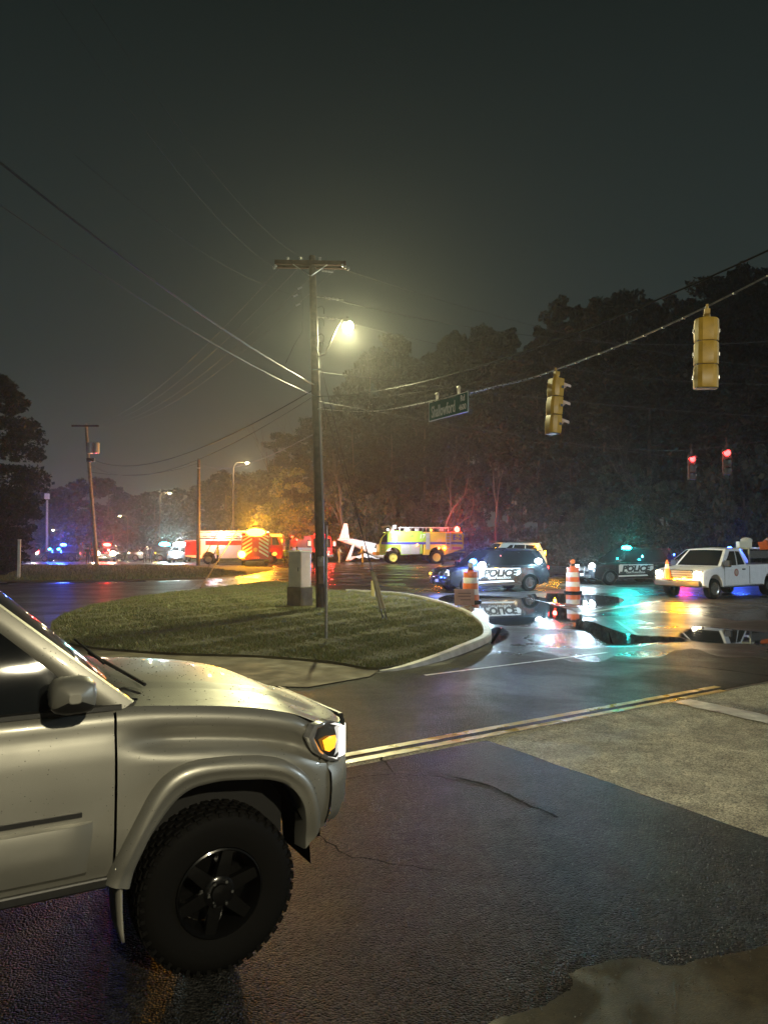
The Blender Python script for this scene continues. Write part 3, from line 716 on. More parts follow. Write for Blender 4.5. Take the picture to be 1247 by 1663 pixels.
up = thing('utility_pole', 'tall wooden utility pole with crossarm standing on the grass island', 'utility pole', (0, 0, 0))
b = MB(); b.tube([PB - Vector((0, 0, .1)), PB.lerp(PT, .35) + Vector((.02, 0, 0)), PB.lerp(PT, .7), PT], [.165, .15, .13, .105], 12); b.build('post', M_wood, up, smooth=True)
ca = at(505, 430, 23.9)
b = MB(); b.box(ca + Vector((0, -.17, 0)), (2.25, .10, .135), Matrix.Rotation(R(1), 3, 'Y')); b.box(ca + Vector((0, .15, 0)), (2.25, .10, .135), Matrix.Rotation(R(1), 3, 'Y')); b.build('crossarm', M_arm, up)
for s in (-1, 1):
    b = MB(); b.tube([ca + Vector((s * .55, -.2, -.06)), ca + Vector((s * .02, -.17, -.42))], .018, 5); b.build('crossarm_brace', STEEL, up)
def insul(p, d=(0, 0, 1), n=3, r=.055, L=.2, root=up, name='insulator'):
    p = Vector(p); d = Vector(d).normalized(); pr = []
    for k in range(n):
        h = L * k / n; pr += [(.022, h), (r, h + L / n * .35), (r * .8, h + L / n * .6), (.022, h + L / n * .8)]
    b = MB(); b.lathe(pr, p, d, 10); b.build(name, M_porc, root, smooth=True, angle=30)
for dx in (-.72, -.32, .3): insul(ca + Vector((dx, -.17, .06)), L=.14, n=2)
insul(ca + Vector((-1.08, -.2, -.08)), (-.5, -.3, -.8), 2)
insul(ca + Vector((.98, -.2, -.08)), (.6, -.1, -.35), 3, L=.34)
for hz, ln_ in ((9.95, .85), (9.3, .75)):
    p = pole_at(hz) + Vector((.12, 0, 0)); insul(p + Vector((.22, 0, -.02)), (1, 0, -.13), 4, .04, ln_ * .6)
    b = MB(); b.tube([p, p + Vector((ln_, 0, -.1))], .012, 5); b.build('bracket', STEEL, up)
insul(ca + Vector((.35, -.1, -.22)), (1, 0, -.13), 4, .04, .4)
for (x, z) in ((487, 468), (480, 480), (484, 495)):
    p = at(x, z, 23.7); b = MB(); b.cyl(p - Vector((.07, 0, .03)), p + Vector((.07, 0, .04)), .035, .03, 8); b.build('cutout_fuse', M_porc, up, smooth=True)
b = MB(); b.tube([at(487, 468, 23.7), at(492, 490, 23.75), at(490, 540, 23.8), at(478, 560, 23.8), at(464, 590, 23.8)], .008, 5); b.build('jumper_wire', M_wdark, up)
for hy in (500, 520, 545):
    p = at(516, hy, 23.8); b = MB(); b.tube([p, p + Vector((.12, 0, .06)), p + Vector((.20, 0, -.02)), p + Vector((.2, 0, -.2))], .012, 5); b.build('service_clamp', M_wdark, up)
b = MB(); b.cyl(at(520, 572, 23.7), at(521, 556, 23.7), .05, .05, 8); b.build('junction_box', M_wdark, up)
b = MB(); b.tube([at(515, 578, 23.75), at(521, 576, 23.7), at(522, 569, 23.7)], .014, 5); b.build('hook', CHROME, up)
b = MB(); b.box(at(514, 600, 23.72), (.30, .06, .05)); b.build('cable_band', CHROME, up)
b = MB(); b.tube([pole_at(.2) + Vector((.13, -.12, 0)), pole_at(3) + Vector((.13, -.10, 0)), pole_at(6.6) + Vector((.11, -.1, 0))], .022, 6); b.build('riser_conduit', mat('grey_conduit', (.15, .15, .15), .5), up)
b = MB(); b.box(at(521, 912, 23.7), (.20, .10, .30)); b.build('meter_box', mat('meter_grey', (.22, .22, .22), .45, .3), up, bevel=.02)
b = MB(); b.cyl(at(521, 910, 23.66), at(521, 910, 23.58), .075, .06, 14); b.build('meter_glass', mat('meter_glass', (.4, .4, .4), .1, .3), up, smooth=True)
b = MB(); b.box(at(521.5, 934, 23.7), (.17, .08, .55)); b.build('switch_box', mat('rusty_switch_box', (.14, .08, .05), .6, noise=(8, .4)), up, bevel=.01)
# ---- street lamp on its arm
LP = Vector((-1.27, 26.0, 9.62))
sl_ = thing('street_lamp', 'lit cobra-head street lamp on a bracket arm beside the tall wooden pole', 'street lamp', (0, 0, 0))
ap = pole_at(8.05) + Vector((.12, .05, 0))
b = MB(); b.tube([ap, ap + Vector((.18, .35, .16)), ap.lerp(LP, .6) + Vector((0, 0, .30)), LP + Vector((-.16, -.45, .12))], .03, 7); b.build('arm', mat('dull_arm', (.06, .055, .05), .7), sl_, smooth=True)
hd = (LP - ap); hd.z = .35; hd.normalize()
b = MB(); b.tube([LP - hd * .40 + Vector((0, 0, .10)), LP - hd * .25 + Vector((0, 0, .12)), LP + Vector((0, 0, .12)), LP + hd * .25 + Vector((0, 0, .10)), LP + hd * .34 + Vector((0, 0, .07))], [.05, .11, .14, .12, .05], 10); b.build('lamp_head', M_wdark, sl_, smooth=True)
b = MB(); b.ball(LP + hd * .05, .21, 14, (.9, 1.4, .85)); b.build('lamp_glass', M_lampglow, sl_, smooth=True)
b = MB(); b.cyl(LP + Vector((0, 0, .22)), LP + Vector((0, 0, .33)), .05, .05, 8); b.build('photocell', M_wdark, sl_)
spot('lamp_light', LP + Vector((.0, -.12, -.32)), LP + Vector((.0, -1.2, -8)), LAMPCOL, 6500, 168, sl_, .12, .3); point('lamp_spill', LP + Vector((.0, -.25, -.25)), LAMPCOL, 650, sl_, .12)
def far_lamp(px, py, Y, watts, label, arm=1.6, side=1, h=None, es=40, col=(1, .88, .5), glowm=None):
    p = at(px, py, Y); t = thing('street_lamp', label, 'street lamp', (p.x, Y, 0), 0, 'distant street lamps'); q = lambda x, y, z: (x, y, z)
    b = MB(); b.tube([(-side * arm, 0.3, 0), (-side * arm, .3, p.z - .5), (-side * arm * .8, .25, p.z + .1), (-side * .3, .05, p.z + .12)], [.12, .08, .05, .04], 8); b.build('post', M_wood, t, smooth=True)
    b = MB(); b.ball((0, 0, p.z + .08), .2, 10, (1.6, .9, .5)); b.build('lamp_head', STEEL, t, smooth=True)
    b = MB(); b.ball((0, -.05, p.z - .02), .17, 10, (1.4, .9, .6)); b.build('lamp_glass', glowm or glow('far_lamp_glass', col, es), t, smooth=True)
    point('lamp_light', (0, -.35, p.z - .25), col, watts, t, .1)
far_lamp(402, 752, 95, 2200, 'bright yellowish street lamp above the fire trucks', 1.8, 1)
far_lamp(276, 801, 120, 1500, 'yellow street lamp left of the leaning bare wooden post', 1.6, 1)
far_lamp(195, 838, 140, 500, 'small white street lamp right of the pole with transformers', 1.4, -1)
far_lamp(87, 861, 150, 400, 'low white street lamp above the blue-lit police car', 1.4, -1)
far_lamp(8, 863, 120, 120, 'tiny white lamp at the far left behind the dark evergreen', 1.0, 1)
# lamp of the lot behind the photographer: lights the flank of the silver truck and the backs of the signals
bl = thing('lot_lamp', 'parking lot lamp on a steel post standing behind the viewpoint', 'street lamp', (7.0, -8.0, -1.6))
b = MB(); b.tube([(0, 0, 0), (0, 0, 8.6), (-.3, .3, 9.1), (-1.0, .9, 9.2)], [.1, .07, .05, .05], 10); b.build('post', STEEL, bl, smooth=True)
b = MB(); b.box((-1.2, 1.05, 9.22), (.5, .7, .12)); b.build('lamp_head', STEEL, bl, bevel=.03)
b = MB(); b.box((-1.2, 1.05, 9.14), (.4, .55, .05)); b.build('lamp_glass', M_lampglow, bl)
spot('lamp_light', (-1.2, 1.05, 9.02), (-2.2, 3.6, 0), (1.0, .90, .62), 6400, 172, bl, .2, .12)

# white LED street lamp on the far kerb, just beyond the right edge of the view
rl = thing('street_lamp', 'white LED street lamp at the roadside beyond the right edge of the view', 'street lamp', (31.5, 13.0, 0))
b = MB(); b.tube([(0, 0, 0), (0, 0, 8.4), (-.4, .2, 9.2), (-1.9, .8, 9.5)], [.12, .08, .06, .05], 10); b.build('post', STEEL, rl, smooth=True)
b = MB(); b.box((-2.2, .9, 9.5), (.75, .35, .1)); b.build('lamp_head', STEEL, rl, bevel=.03)
b = MB(); b.box((-2.2, .9, 9.43), (.5, .25, .04)); b.build('lamp_glass', glow('led_lamp_glass', (.85, .95, 1.0), 60), rl)
spot('lamp_light', (-2.2, .9, 9.3), (-6.0, 4.0, 0), (.72, .88, 1.0), 7500, 160, rl, .15, .3)
# ---- wires
def wire(P, sag, r, label, m=M_wire, name='power_line', group=None, n=26, cat='cable'):
    a = Vector(P[0]); c = Vector(P[-1]); pts = []
    for i in range(n + 1):
        t = i / n; p = a.lerp(c, t); p.z -= 4 * sag * t * (1 - t); pts.append(p)
    o = thing_wire = MB().tube(pts, r, 5).build(name, m, None, smooth=True)
    return tag(o, label, cat, group)
WG = 'overhead lines'
# towards the near left, overhead
wire([at(-60, 215, 11), pole_at(7.1)], .25, .022, 'thick black overhead cable crossing the sky from upper left to the pole', M_wdark, group=WG)
wire([at(-60, 290, 11), pole_at(6.75)], .25, .012, 'thin shiny overhead cable just below the thick black one', M_wire, group=WG)
wire([at(60, -40, 9), ca + Vector((-1.08, -.25, -.2))], .5, .003, 'thin line from the top of the picture to the left end of the crossarm', M_wdull, group=WG)
wire([at(120, -40, 9), ca + Vector((-.32, -.17, .2))], .5, .003, 'thin line from the top of the picture to the middle of the crossarm', M_wdull, group=WG)
wire([at(120, 250, 13), at(482, 480, 23.7)], .4, .004, 'faint line ending at the fuse cutouts below the crossarm', M_wdull, group=WG)
# pole to pole, left
P2T = at(140, 692, 70)
P2 = lambda dx, dz: P2T + Vector((dx, 0, dz))
for dx, q_, nm in ((-1.1, ca + Vector((-.9, .2, .1)), 'leftmost'), (-.4, ca + Vector((-.3, .2, .1)), 'second'), (.4, ca + Vector((.4, .2, .1)), 'third'), (1.1, ca + Vector((.95, .2, .1)), 'rightmost')):
    wire([P2(dx, .2), q_], 1.7, .007, f'{nm} of the four primary lines between the two crossarm poles', M_wire, group=WG)
wire([P2(0.1, -2.8), pole_at(7.0)], 1.6, .022, 'dark communication cable sagging from the main pole to the transformer pole', M_wdark, group=WG)
wire([P2(0.1, -3.3), pole_at(6.8)], 1.9, .016, 'bright communication cable just below the dark one at left', M_wire, group=WG)
wire([P2(0.1, -4.2), at(323, 752, 71), ], .7, .016, 'cable between the transformer pole and the bare leaning post', M_wire, group=WG)
wire([at(323, 752, 71), pole_at(5.6)], .8, .016, 'cable between the bare leaning post and the main pole', M_wdark, group=WG)
# right of the pole
wire([ca + Vector((1.0, -.2, -.2)), at(1330, 600, 34)], .7, .009, 'upper line running from the crossarm to the right over the trees', M_wire, group=WG)
wire([pole_at(9.9) + Vector((.9, 0, -.1)), at(1330, 545, 30)], .8, .012, 'bright line above the lamp running right in front of the trees', M_wire, group=WG)
wire([pole_at(9.3) + Vector((.8, 0, -.1)), at(1330, 622, 32)], .7, .010, 'second bright line beside the lamp running right', M_wire, group=WG)
wire([pole_at(7.55), at(1330, 680, 40)], .25, .014, 'silvery messenger cable leaving the pole level with the lit tree', M_wire, group=WG)
wire([pole_at(6.6), at(1330, 765, 44)], .3, .010, 'lowest thin cable running right behind the hanging signals', M_wire, group=WG)
# signal span wire
SP0 = pole_at(6.35); S2 = at(903, 600, 15.6); S1 = at(1147, 498, 12.5); SPE = S1 + (S1 - S2) * 1.6 + Vector((0, 0, .55)); SG_ = at(727, 646, 18.3)
pts = []
ctrl = [SP0, SP0.lerp(SG_, .5) + Vector((0, 0, -.20)), SG_, SG_.lerp(S2, .5) + Vector((0, 0, -.02)), S2, S1, SPE]
for i in range(len(ctrl) - 1):
    p0 = ctrl[max(0, i - 1)]; p1 = ctrl[i]; p2 = ctrl[i + 1]; p3 = ctrl[min(len(ctrl) - 1, i + 2)]
    for k in range(10):
        u = k / 10; pts.append(.5 * ((2 * p1) + (p2 - p0) * u + (2 * p0 - 5 * p1 + 4 * p2 - p3) * u * u + (3 * p1 - p0 - 3 * p2 + p3) * u ** 3))
pts.append(SPE)
sw = MB().tube(pts, .015, 6).build('span_wire', STEEL, None, smooth=True); tag(sw, 'twisted span wire carrying the street sign and the near signals', 'cable')
wr = MB(); 
for k in range(0, len(pts) - 1):
    wr.box(pts[k] + Vector((0, 0, -.012)), (.05, .03, .03))
wr.build('cable_lashing', M_wire, sw)
wire([pole_at(6.75), at(1330, 368, 9.5)], .55, .016, 'black feeder cable rising to the upper right above the signals', M_wdark, group=WG)
wire([SP0 + Vector((0, 0, .2)), at(880, 600, 17)], .12, .010, 'bright tether joining the span wire at the pole', M_wire, group=WG)

# guy wires with yellow guards
def guy(a, top, label, guard=True, r=.012):
    t = thing('guy_wire', label, 'guy wire', (0, 0, 0), 0, 'guy wires'); a = Vector(a); top = Vector(top); d = (top - a).normalized()
    MB().tube([a, top], r, 5).build('cable', M_wdark, t)
    if guard:
        MB().tube([a + d * .25, a + d * 1.35], .04, 8).build('guard', mat('faded_yellow_guard', (.40, .34, .20), .5, noise=(6, .3)), t, smooth=True)
    MB().cyl(a - Vector((0, 0, .1)), a + d * .25, .02, .02, 6).build('anchor_rod', STEEL, t)
gA = G(622, 1003, .12)
guy(gA, pole_at(8.6), 'left guy wire with a pale yellow guard anchored in the island grass')
guy(gA + Vector((.10, .1, 0)), pole_at(7.4), 'right guy wire with a pale yellow guard anchored in the island grass')
b = MB(); p = at(606, 972, 29.0); p.z = 0; b.cyl(p, p + Vector((0, 0, .62)), .09, .09, 10); b.ball(p + Vector((0, 0, .62)), .09, 10, (1, 1, .6)); tag(b.build('marker_stub', mat('yellow_marker', (.42, .36, .16), .5), smooth=True), 'short yellowish marker stub behind the guy wires', 'bollard')
# sign seen edge-on, its shadow falls on the pavement
sg_ = thing('street_sign', 'thin steel sign post with its plate seen edge-on beside the pole', 'sign', (-1.20, 15.83, .1))
MB().tube([(0, 0, 0), (.0, 0, 2.35)], .028, 8).build('post', STEEL, sg_)
MB().box((0, -.035, 2.30), (.006, .62, .5), Matrix.Rotation(R(4.3), 3, 'Z')).build('sign_plate', mat('sign_back', (.05, .05, .05), .6), sg_, bevel=.004)
# control cabinet
cb = thing('control_cabinet', 'pale metal traffic control cabinet on a concrete base beside the utility pole', 'cabinet', (-2.72, 24.6, .1), R(-38))
MB().box((0, 0, .28), (.62, .56, .60)).build('base', mat('cabinet_base', (.16, .135, .10), .8, noise=(4, .3), bump=(20, .3, .01)), cb, bevel=.015)
cbm = mat('cabinet_aluminium', (.72, .70, .68), .30, .2, noise=(3, .12), bump=(5, .12, .02))
MB().box((0, 0, 1.14), (.54, .48, 1.12)).build('housing', cbm, cb, bevel=.012)
MB().box((0, 0, 1.715), (.60, .54, .05)).build('cap', cbm, cb, bevel=.012)
MB().box((-.01, -.247, 1.14), (.47, .014, 1.02)).build('door', cbm, cb, bevel=.004)
MB().box((.18, -.262, 1.15), (.03, .03, .13)).build('handle', STEEL, cb)

# ---- overhead street sign
wd_ = Vector((.54, -.84, 0)).normalized(); so_ = thing('overhead_street_sign', 'green overhead street name sign hanging from the span wire', 'sign', (0, 0, 0))
c = at(727, 661, 18.3); tilt = Vector((wd_.x, wd_.y, .02)).normalized(); nrm = Vector((wd_.y, -wd_.x, 0)); hw_, hh_ = .78, .245
upv = Vector((0, 0, 1))
def P_(u, v, o=0): return c + tilt * u * hw_ + upv * v * hh_ + nrm * o
MB().prism([P_(-1, -1), P_(1, -1), P_(1, 1), P_(-1, 1)], nrm * -.02).build('plate', mat('sign_green', (.012, .11, .08), .35, noise=(3, .15)), so_)
M_sw = mat('sign_white', (.85, .88, .86), .4)
b = MB(); t_ = .05
for (a, d_) in (((-1, -1), (1, -1)), ((1, -1), (1, 1)), ((1, 1), (-1, 1)), ((-1, 1), (-1, -1))):
    A = P_(*a, .004); B_ = P_(*d_, .004); ce = c + nrm * .004; A2 = A + (ce - A) * 0; 
    ia = P_(a[0] * .975, a[1] * .92, .004); ib = P_(d_[0] * .975, d_[1] * .92, .004); b.poly([A, B_, ib, ia])
b.build('border', M_sw, so_)
text('lettering', 'Shallowford', .40, basis(tilt, upv, P_(-.24, -.16, .005)), M_sw, so_, bold=.006, sx=.50)
text('lettering', 'Rd', .20, basis(tilt, upv, P_(.74, .45, .005)), M_sw, so_, bold=.004, sx=.75)
text('lettering', '4600', .19, basis(tilt, upv, P_(.73, -.42, .005)), M_sw, so_, bold=.004, sx=.72)
for u in (-.55, .55):
    q_ = P_(u, 1); MB().box(q_ + Vector((0, 0, .07)), (.06, .06, .16)).ball(q_ + Vector((0, 0, .15)), .05, 8).build('hanger', mat('pale_hanger', (.55, .52, .42), .4, .3), so_, smooth=True)

# ---- traffic signals
M_visin = mat('visor_black', (.02, .02, .02), .5)
def signal(loc, rz, label, lit=None, hanger=.45, scale=1.0, visor=mat('visor_lit_pink', (.75, .58, .52), .4), tilt=0, hm=None):  # pinkish visor colour holds the warm light falling on it
    t = thing('traffic_signal', label, 'traffic light', loc, rz, 'hanging traffic signals'); t.scale = (scale,) * 3; t.rotation_euler = (0, tilt, rz)
    H_ = .365
    for k in range(3):
        z = -H_ * (k + .5) - .02; b = MB(); rows = []
        for u, yy in ((-1, .164), (-.93, .172), (-.55, .175), (0, .177), (.55, .175), (.93, .172), (1, .164)):
            ring = []
            dep = .125 + .022 * math.cos(u * math.pi / 2) ** .7
            for (x, y) in ((.07, -1), (.07, 1), (-.03, 1.0), (-dep * .75, .78), (-dep, .45), (-dep, -.45), (-dep * .75, -.78), (-.03, -1.0)): ring.append(Vector((x, y * yy, z + u * (H_ - .012) / 2)))
            rows.append(ring)
        b.grid(rows, close=True); b.poly(rows[0][::-1]); b.poly(rows[-1]); s_ = b.build('signal_section', hm or M_sig, t, smooth=True, angle=16); MB().box((-.02, 0, z - H_ / 2), (.15, .30, .014)).build('section_gasket', BLACK, s_)
        lm = M_visin
        if lit == k: lm = glow('red_signal_lens', (1.0, .03, .03), 14)
        b = MB(); b.lathe([(.001, .02), (.08, .016), (.14, .0)], (.075, 0, z), (1, 0, 0), 20, cap=False); b.build('lens', lm, s_, smooth=True)
        b = MB(); rows = []
        for i in range(15):
            a = R(-62 + 124 * i / 14) ; rows.append([Vector((.07, math.sin(a) * .15, z + math.cos(a) * .15)), Vector((.07 + .24 * (.62 + .38 * math.cos(a)), math.sin(a) * .15, z - .035 + math.cos(a) * .15))])
        b.grid(rows); o = b.build('visor', visor, s_, smooth=True); o.modifiers.new('t', 'SOLIDIFY').thickness = .012
        for yy in (-.18, .18):
            MB().box((.03, yy, z), (.05, .03, .05)).build('latch', CHROME, s_)
    MB().cyl((0, 0, -.02), (0, 0, .06), .06, .05, 10).box((0, 0, .09), (.10, .08, .08)).tube([(0, 0, .1), (-.03, 0, .2), (0, 0, hanger)], .022, 6).build('hanger', hm or M_sig, t, smooth=True, angle=40)
    if lit is not None: point('signal_light', (.45, 0, -H_ * .5 - .02), (1, .05, .04), 14, t, .06)
    return t
t = signal(at(1147, 516, 12.5), R(82), 'gold traffic signal seen from behind, nearest and highest at right', tilt=0, hanger=.2, scale=1.08); t.rotation_euler = (R(2), R(2), R(78))
t = signal(at(903, 614, 15.6), R(33), 'gold traffic signal turned sideways with three visors pointing right', hanger=.18, scale=1.05); t.rotation_euler = (R(1), R(4), R(22))
M_sd = mat('signal_dark', (.05, .022, .01), .6)
t = signal(at(1122, 738, 33), R(-78), 'left of the two red-lit far traffic signals', lit=0, scale=.98, visor=M_visin, hm=M_sd)
t = signal(at(1179, 728, 31.5), R(-98), 'right of the two red-lit far traffic signals', lit=0, scale=.98, visor=M_visin, hm=M_sd)
wire([at(1100, 732, 34), at(1330, 700, 29)], .1, .012, 'span wire carrying the two red-lit signals', M_wdark, name='span_wire', group=WG)
wire([at(700, 690, 60), at(1100, 732, 34)], .4, .012, 'dark span wire crossing in front of the woods to the red signals', M_wdark, name='span_wire', group=WG)

# ---- left poles
p2 = thing('utility_pole', 'wooden utility pole with two pale transformers, left of the fire trucks', 'utility pole', (0, 0, 0))
bp_ = at(158, 905, 70); bp_.z = 0
def pp(t): return bp_.lerp(P2T, t)
MB().tube([bp_, pp(.5), P2T + Vector((0, 0, .2))], [.2, .17, .13], 10).build('post', mat('pale_weathered_wood', (.22, .19, .16), .7, noise=(4, .3)), p2, smooth=True)
MB().box(P2T + Vector((0, -.15, 0)), (2.5, .12, .16)).build('crossarm', M_arm, p2)
for s, dx in ((1, -.1), (-1, 1.0)):
    q_ = at(147 if s > 0 else 157, 727, 69.6); MB().lathe([(.02, -.55), (.26, -.52), (.28, -.45), (.28, .38), (.22, .48), (.05, .5)], q_, (0, 0, 1), 14).build('transformer', mat('transformer_grey', (.5, .5, .5), .4, .2), p2, smooth=True, angle=30)
MB().box(at(148, 747, 69.7), (.7, .3, .35)).build('bracket', M_wdark, p2)
guy(at(125, 905, 66) * 1, pp(.62), 'guy wire on the left of the transformer pole', False)
p3 = thing('utility_pole', 'bare leaning wooden post without crossarm in front of the ladder truck', 'utility pole', (0, 0, 0))
b3 = at(322, 918, 71); b3.z = 0; MB().tube([b3, at(323, 745, 71)], [.19, .13], 10).build('post', M_wood, p3, smooth=True)
MB().box(at(323, 760, 70.8), (.3, .1, .1)).build('cable_band', STEEL, p3)
for k, (x0, y0, x1, y1) in enumerate(((326, 956, 374, 880), (338, 930, 362, 868), (331, 905, 350, 872))):
    a = G(x0, y0) if k == 0 else at(x0, y0, 64); a.z = max(.03, a.z if k else .03)
    d = at(x1, y1, 60 if k == 0 else 66); guy(a, a + (d - a) * (1.6 if k == 0 else 1.2), ('longest of the dark guy wires slanting across the ladder truck', 'middle guy wire slanting across the ladder truck', 'leftmost short guy wire slanting across the ladder truck')[k], False, .035)
p4 = thing('light_pole', 'slim pole with a pale box on top at far left', 'pole', (0, 0, 0)); b4 = at(77, 905, 110); b4.z = 0
MB().tube([b4, at(77, 812, 110)], [.2, .16], 8).build('post', STEEL, p4, smooth=True); MB().box(at(77, 806, 110), (.55, .5, .8)).build('head', mat('glowing_box', (.5, .5, .55), .5, emit=(.6, .62, .8), es=.12), p4)  # box material gives off a faint glow
# white marker post
b = MB(); q_ = G(31, 940, .03); b.box(q_ + Vector((0, 0, 1.12)), (.16, .1, 2.25)); b.box(q_ + Vector((0, 0, 2.27)), (.18, .12, .05)); tag(b.build('marker_post', mat('white_post_paint', (.75, .72, .70), .5, noise=(5, .15)), bevel=.01), 'plain white wooden marker post on the verge at far left', 'post')

# ---- drums and small sign
M_or = mat('drum_orange', (.62, .13, .03), .45, noise=(6, .15)); M_ws = mat('drum_white', (.62, .60, .58), .4, noise=(6, .12))
def drum(loc, label, lightcol):
    t = thing('traffic_drum', label, 'traffic drum', loc, 0, 'traffic drums')
    MB().lathe([(.36, 0), (.37, .02), (.36, .07), (.30, .08)], (0, 0, 0), (0, 0, 1), 20).build('base', RUBBER, t, smooth=True, angle=30)
    z = .07; rs = [.285, .275, .262, .25, .236, .225]
    for k in range(5):
        b = MB(); z0 = .07 + k * .19; b.lathe([(rs[k], z0 + .004), (rs[k], z0 + .17), (rs[k + 1] + .006, z0 + .19)], (0, 0, 0), (0, 0, 1), 22, cap=(k == 4)); b.build('stripe', (M_or, M_ws)[k % 2], t, smooth=True, angle=30)
    MB().box((0, 0, 1.06), (.2, .06, .09)).build('handle', M_or, t, bevel=.01)
    MB().box((0, 0, 1.13), (.15, .09, .1)).build('battery_case', BLACK, t, bevel=.01)
    MB().cyl((0, -.05, 1.26), (0, .05, 1.26), .09, .09, 16).build('warning_light', mat('warning_lens_' + lightcol[0], lightcol[1], .25, coat=1), t, smooth=True, angle=40)
    return t
drum(G(764, 978), 'orange and white traffic drum behind the small sign', ('pale', (.6, .52, .4))).scale = (1.05,) * 3
drum(G(930, 963), 'orange and white traffic drum standing alone between the two police cars', ('amber', (.75, .25, .08))).scale = (1.05,) * 3
t = thing('work_sign', 'small faded pinkish-orange roadside sign in front of the left drum', 'sign', G(754, 992), R(4))
MB().box((0, 0, .42), (.62, .03, .50)).build('sign_plate', mat('faded_orange_sign', (.48, .26, .19), .5, noise=(6, .15)), t, bevel=.004)
for z in (.54, .45, .34): MB().box((.0 if z > .4 else .03, -.018, z), (.40 if z > .4 else .32, .004, .035)).build('faded_line_of_print', mat('faded_print', (.22, .12, .09), .6), t)
for x in (-.2, .2): MB().box((x, 0, .09), (.03, .03, .2)).build('leg', STEEL, t)
# ================================================================== vehicles
M_pblack = mat('black_police_paint', (.010, .011, .013), .22, coat=.8, noise=(3, .2), rvar=.1)
M_psilv = mat('silver_police_paint', (.30, .31, .33), .3, .5, coat=.7)
M_decal = mat('white_decal', (.66, .67, .68), .4)
M_red = mat('fire_red', (.42, .022, .018), .3, coat=.6, noise=(3, .1))
M_arff = mat('lime_yellow_paint', (.30, .50, .05), .35, coat=.5, noise=(2, .1)); M_arffy = mat('deep_yellow_paint', (.58, .40, .03), .35, coat=.5, noise=(2, .1))
M_blue = mat('blue_stripe', (.035, .03, .30), .4)
M_alu = mat('rolled_aluminium', (.45, .44, .43), .4, .5, noise=(3, .1))
M_taildark = mat('tail_lens_dark', (.20, .008, .008), .25, coat=1)
EM = dict(blue=((.03, .10, 1.0), 45), cyan=((.05, .75, 1.0), 40), white=((.85, .93, 1.0), 45), warm=((1.0, .84, .55), 45), red=((1.0, .03, .02), 30), amber=((1.0, .42, .012), 60), orange=((1.0, .22, .03), 30), teal=((.02, .85, .75), 40))
def lamp(root, loc, kind, size=(.1, .1, .1), watts=0, name='beacon', off=(0, 0, 0), es=None, lightcol=None):
    c, s = EM[kind]; m = glow('lens_' + kind + (str(es) if es else ''), c, es or s)
    b = MB(); b.ball(loc, 1, 10, tuple(q / 2 for q in size)); o = b.build(name, m, root, smooth=True)
    if watts: point(name + '_light', Vector(loc) + Vector(off), lightcol or c, watts, root, .07)
    return o
def wheels(root, xs, hw, r, rim, wd=.24, spokes=5, dark=False):
    for x in xs:
        for s in (-1, 1):
            b = MB(); o = (x, s * hw, r); ax = (0, s, 0)
            b.lathe([(r * .62, -.015), (r * .80, .006), (r * .95, -.005), (r, -.035), (r, -wd + .03), (r * .95, -wd), (r * .6, -wd + .01)], o, ax, 28, cap=False); t = b.build('tyre', RUBBER, root, smooth=True, angle=45)
            b = MB(); b.lathe([(r * .64, -.02), (r * .62, .0), (r * .57, -.01), (r * .54, -.06), (.001, -.07)], o, ax, 24, cap=False)
            for k in range(spokes):
                a = 2 * math.pi * k / spokes + .3; d = Vector((math.cos(a), 0, math.sin(a))); tt = Vector((-math.sin(a), 0, math.cos(a))); O = Vector(o); Yv = Vector((0, s, 0))
                b.prism([O + d * .03 + tt * .04 - Yv * .02, O + d * .03 - tt * .04 - Yv * .02, O + d * r * .58 - tt * .035 - Yv * .012, O + d * r * .58 + tt * .035 - Yv * .012], -Yv * .03)
            b.lathe([(.07, -.04), (.065, -.005), (.001, .0)], o, ax, 14); b.build('rim', rim, t, smooth=True, angle=35)
def arch(cx, r, z0, n=11, flat=0):
    a0 = math.asin(max(-1, min(1, (z0 - r * .86) / (r * 1.2)))) if False else 0
    out = []
    for i in range(n):
        a = math.pi * i / (n - 1); out.append((cx - math.cos(a) * r, max(z0, z0 + math.sin(a) * r * 1.02)))
    return out      # rear -> front
def body(root, top, wheels_x, wr, z0, hw, paint, name='body', round_=.09, flat_top=True):
    """top: outline points from the rear bottom corner, over the top, to the front bottom corner. Bottom with wheel arches."""
    low = []
    for cx in sorted(wheels_x, reverse=True): low += [(x, z, 0) for x, z in reversed(arch(cx, wr, z0))]
    P = [(x, z, 1) for x, z in top] + low
    n = len(P); nor = []
    A2 = sum(P[i][0] * P[(i + 1) % n][1] - P[(i + 1) % n][0] * P[i][1] for i in range(n))
    sgn = 1 if A2 < 0 else -1
    for i in range(n):
        a = Vector((P[i][0] - P[i - 1][0], P[i][1] - P[i - 1][1])); c = Vector((P[(i + 1) % n][0] - P[i][0], P[(i + 1) % n][1] - P[i][1]))
        t = (a.normalized() if a.length else a) + (c.normalized() if c.length else c); t = t.normalized() if t.length else Vector((1, 0)); nor.append(Vector((t.y, -t.x)) * sgn)
    def ring(y, ins): return [Vector((x + nor[i].x * ins * fl, y, z + nor[i].y * ins * fl)) for i, (x, z, fl) in enumerate(P)]
    L = [(-hw, round_), (-hw + round_ * .25, round_ * .35), (-hw + round_ * .8, 0), (0, -.01), (hw - round_ * .8, 0), (hw - round_ * .25, round_ * .35), (hw, round_)]
    rows = [ring(y, i) for y, i in L]
    b = MB(); b.grid(rows, close=True); b.poly(rows[0]); b.poly(rows[-1][::-1])
    return b.build(name, paint, root, smooth=True, angle=32)
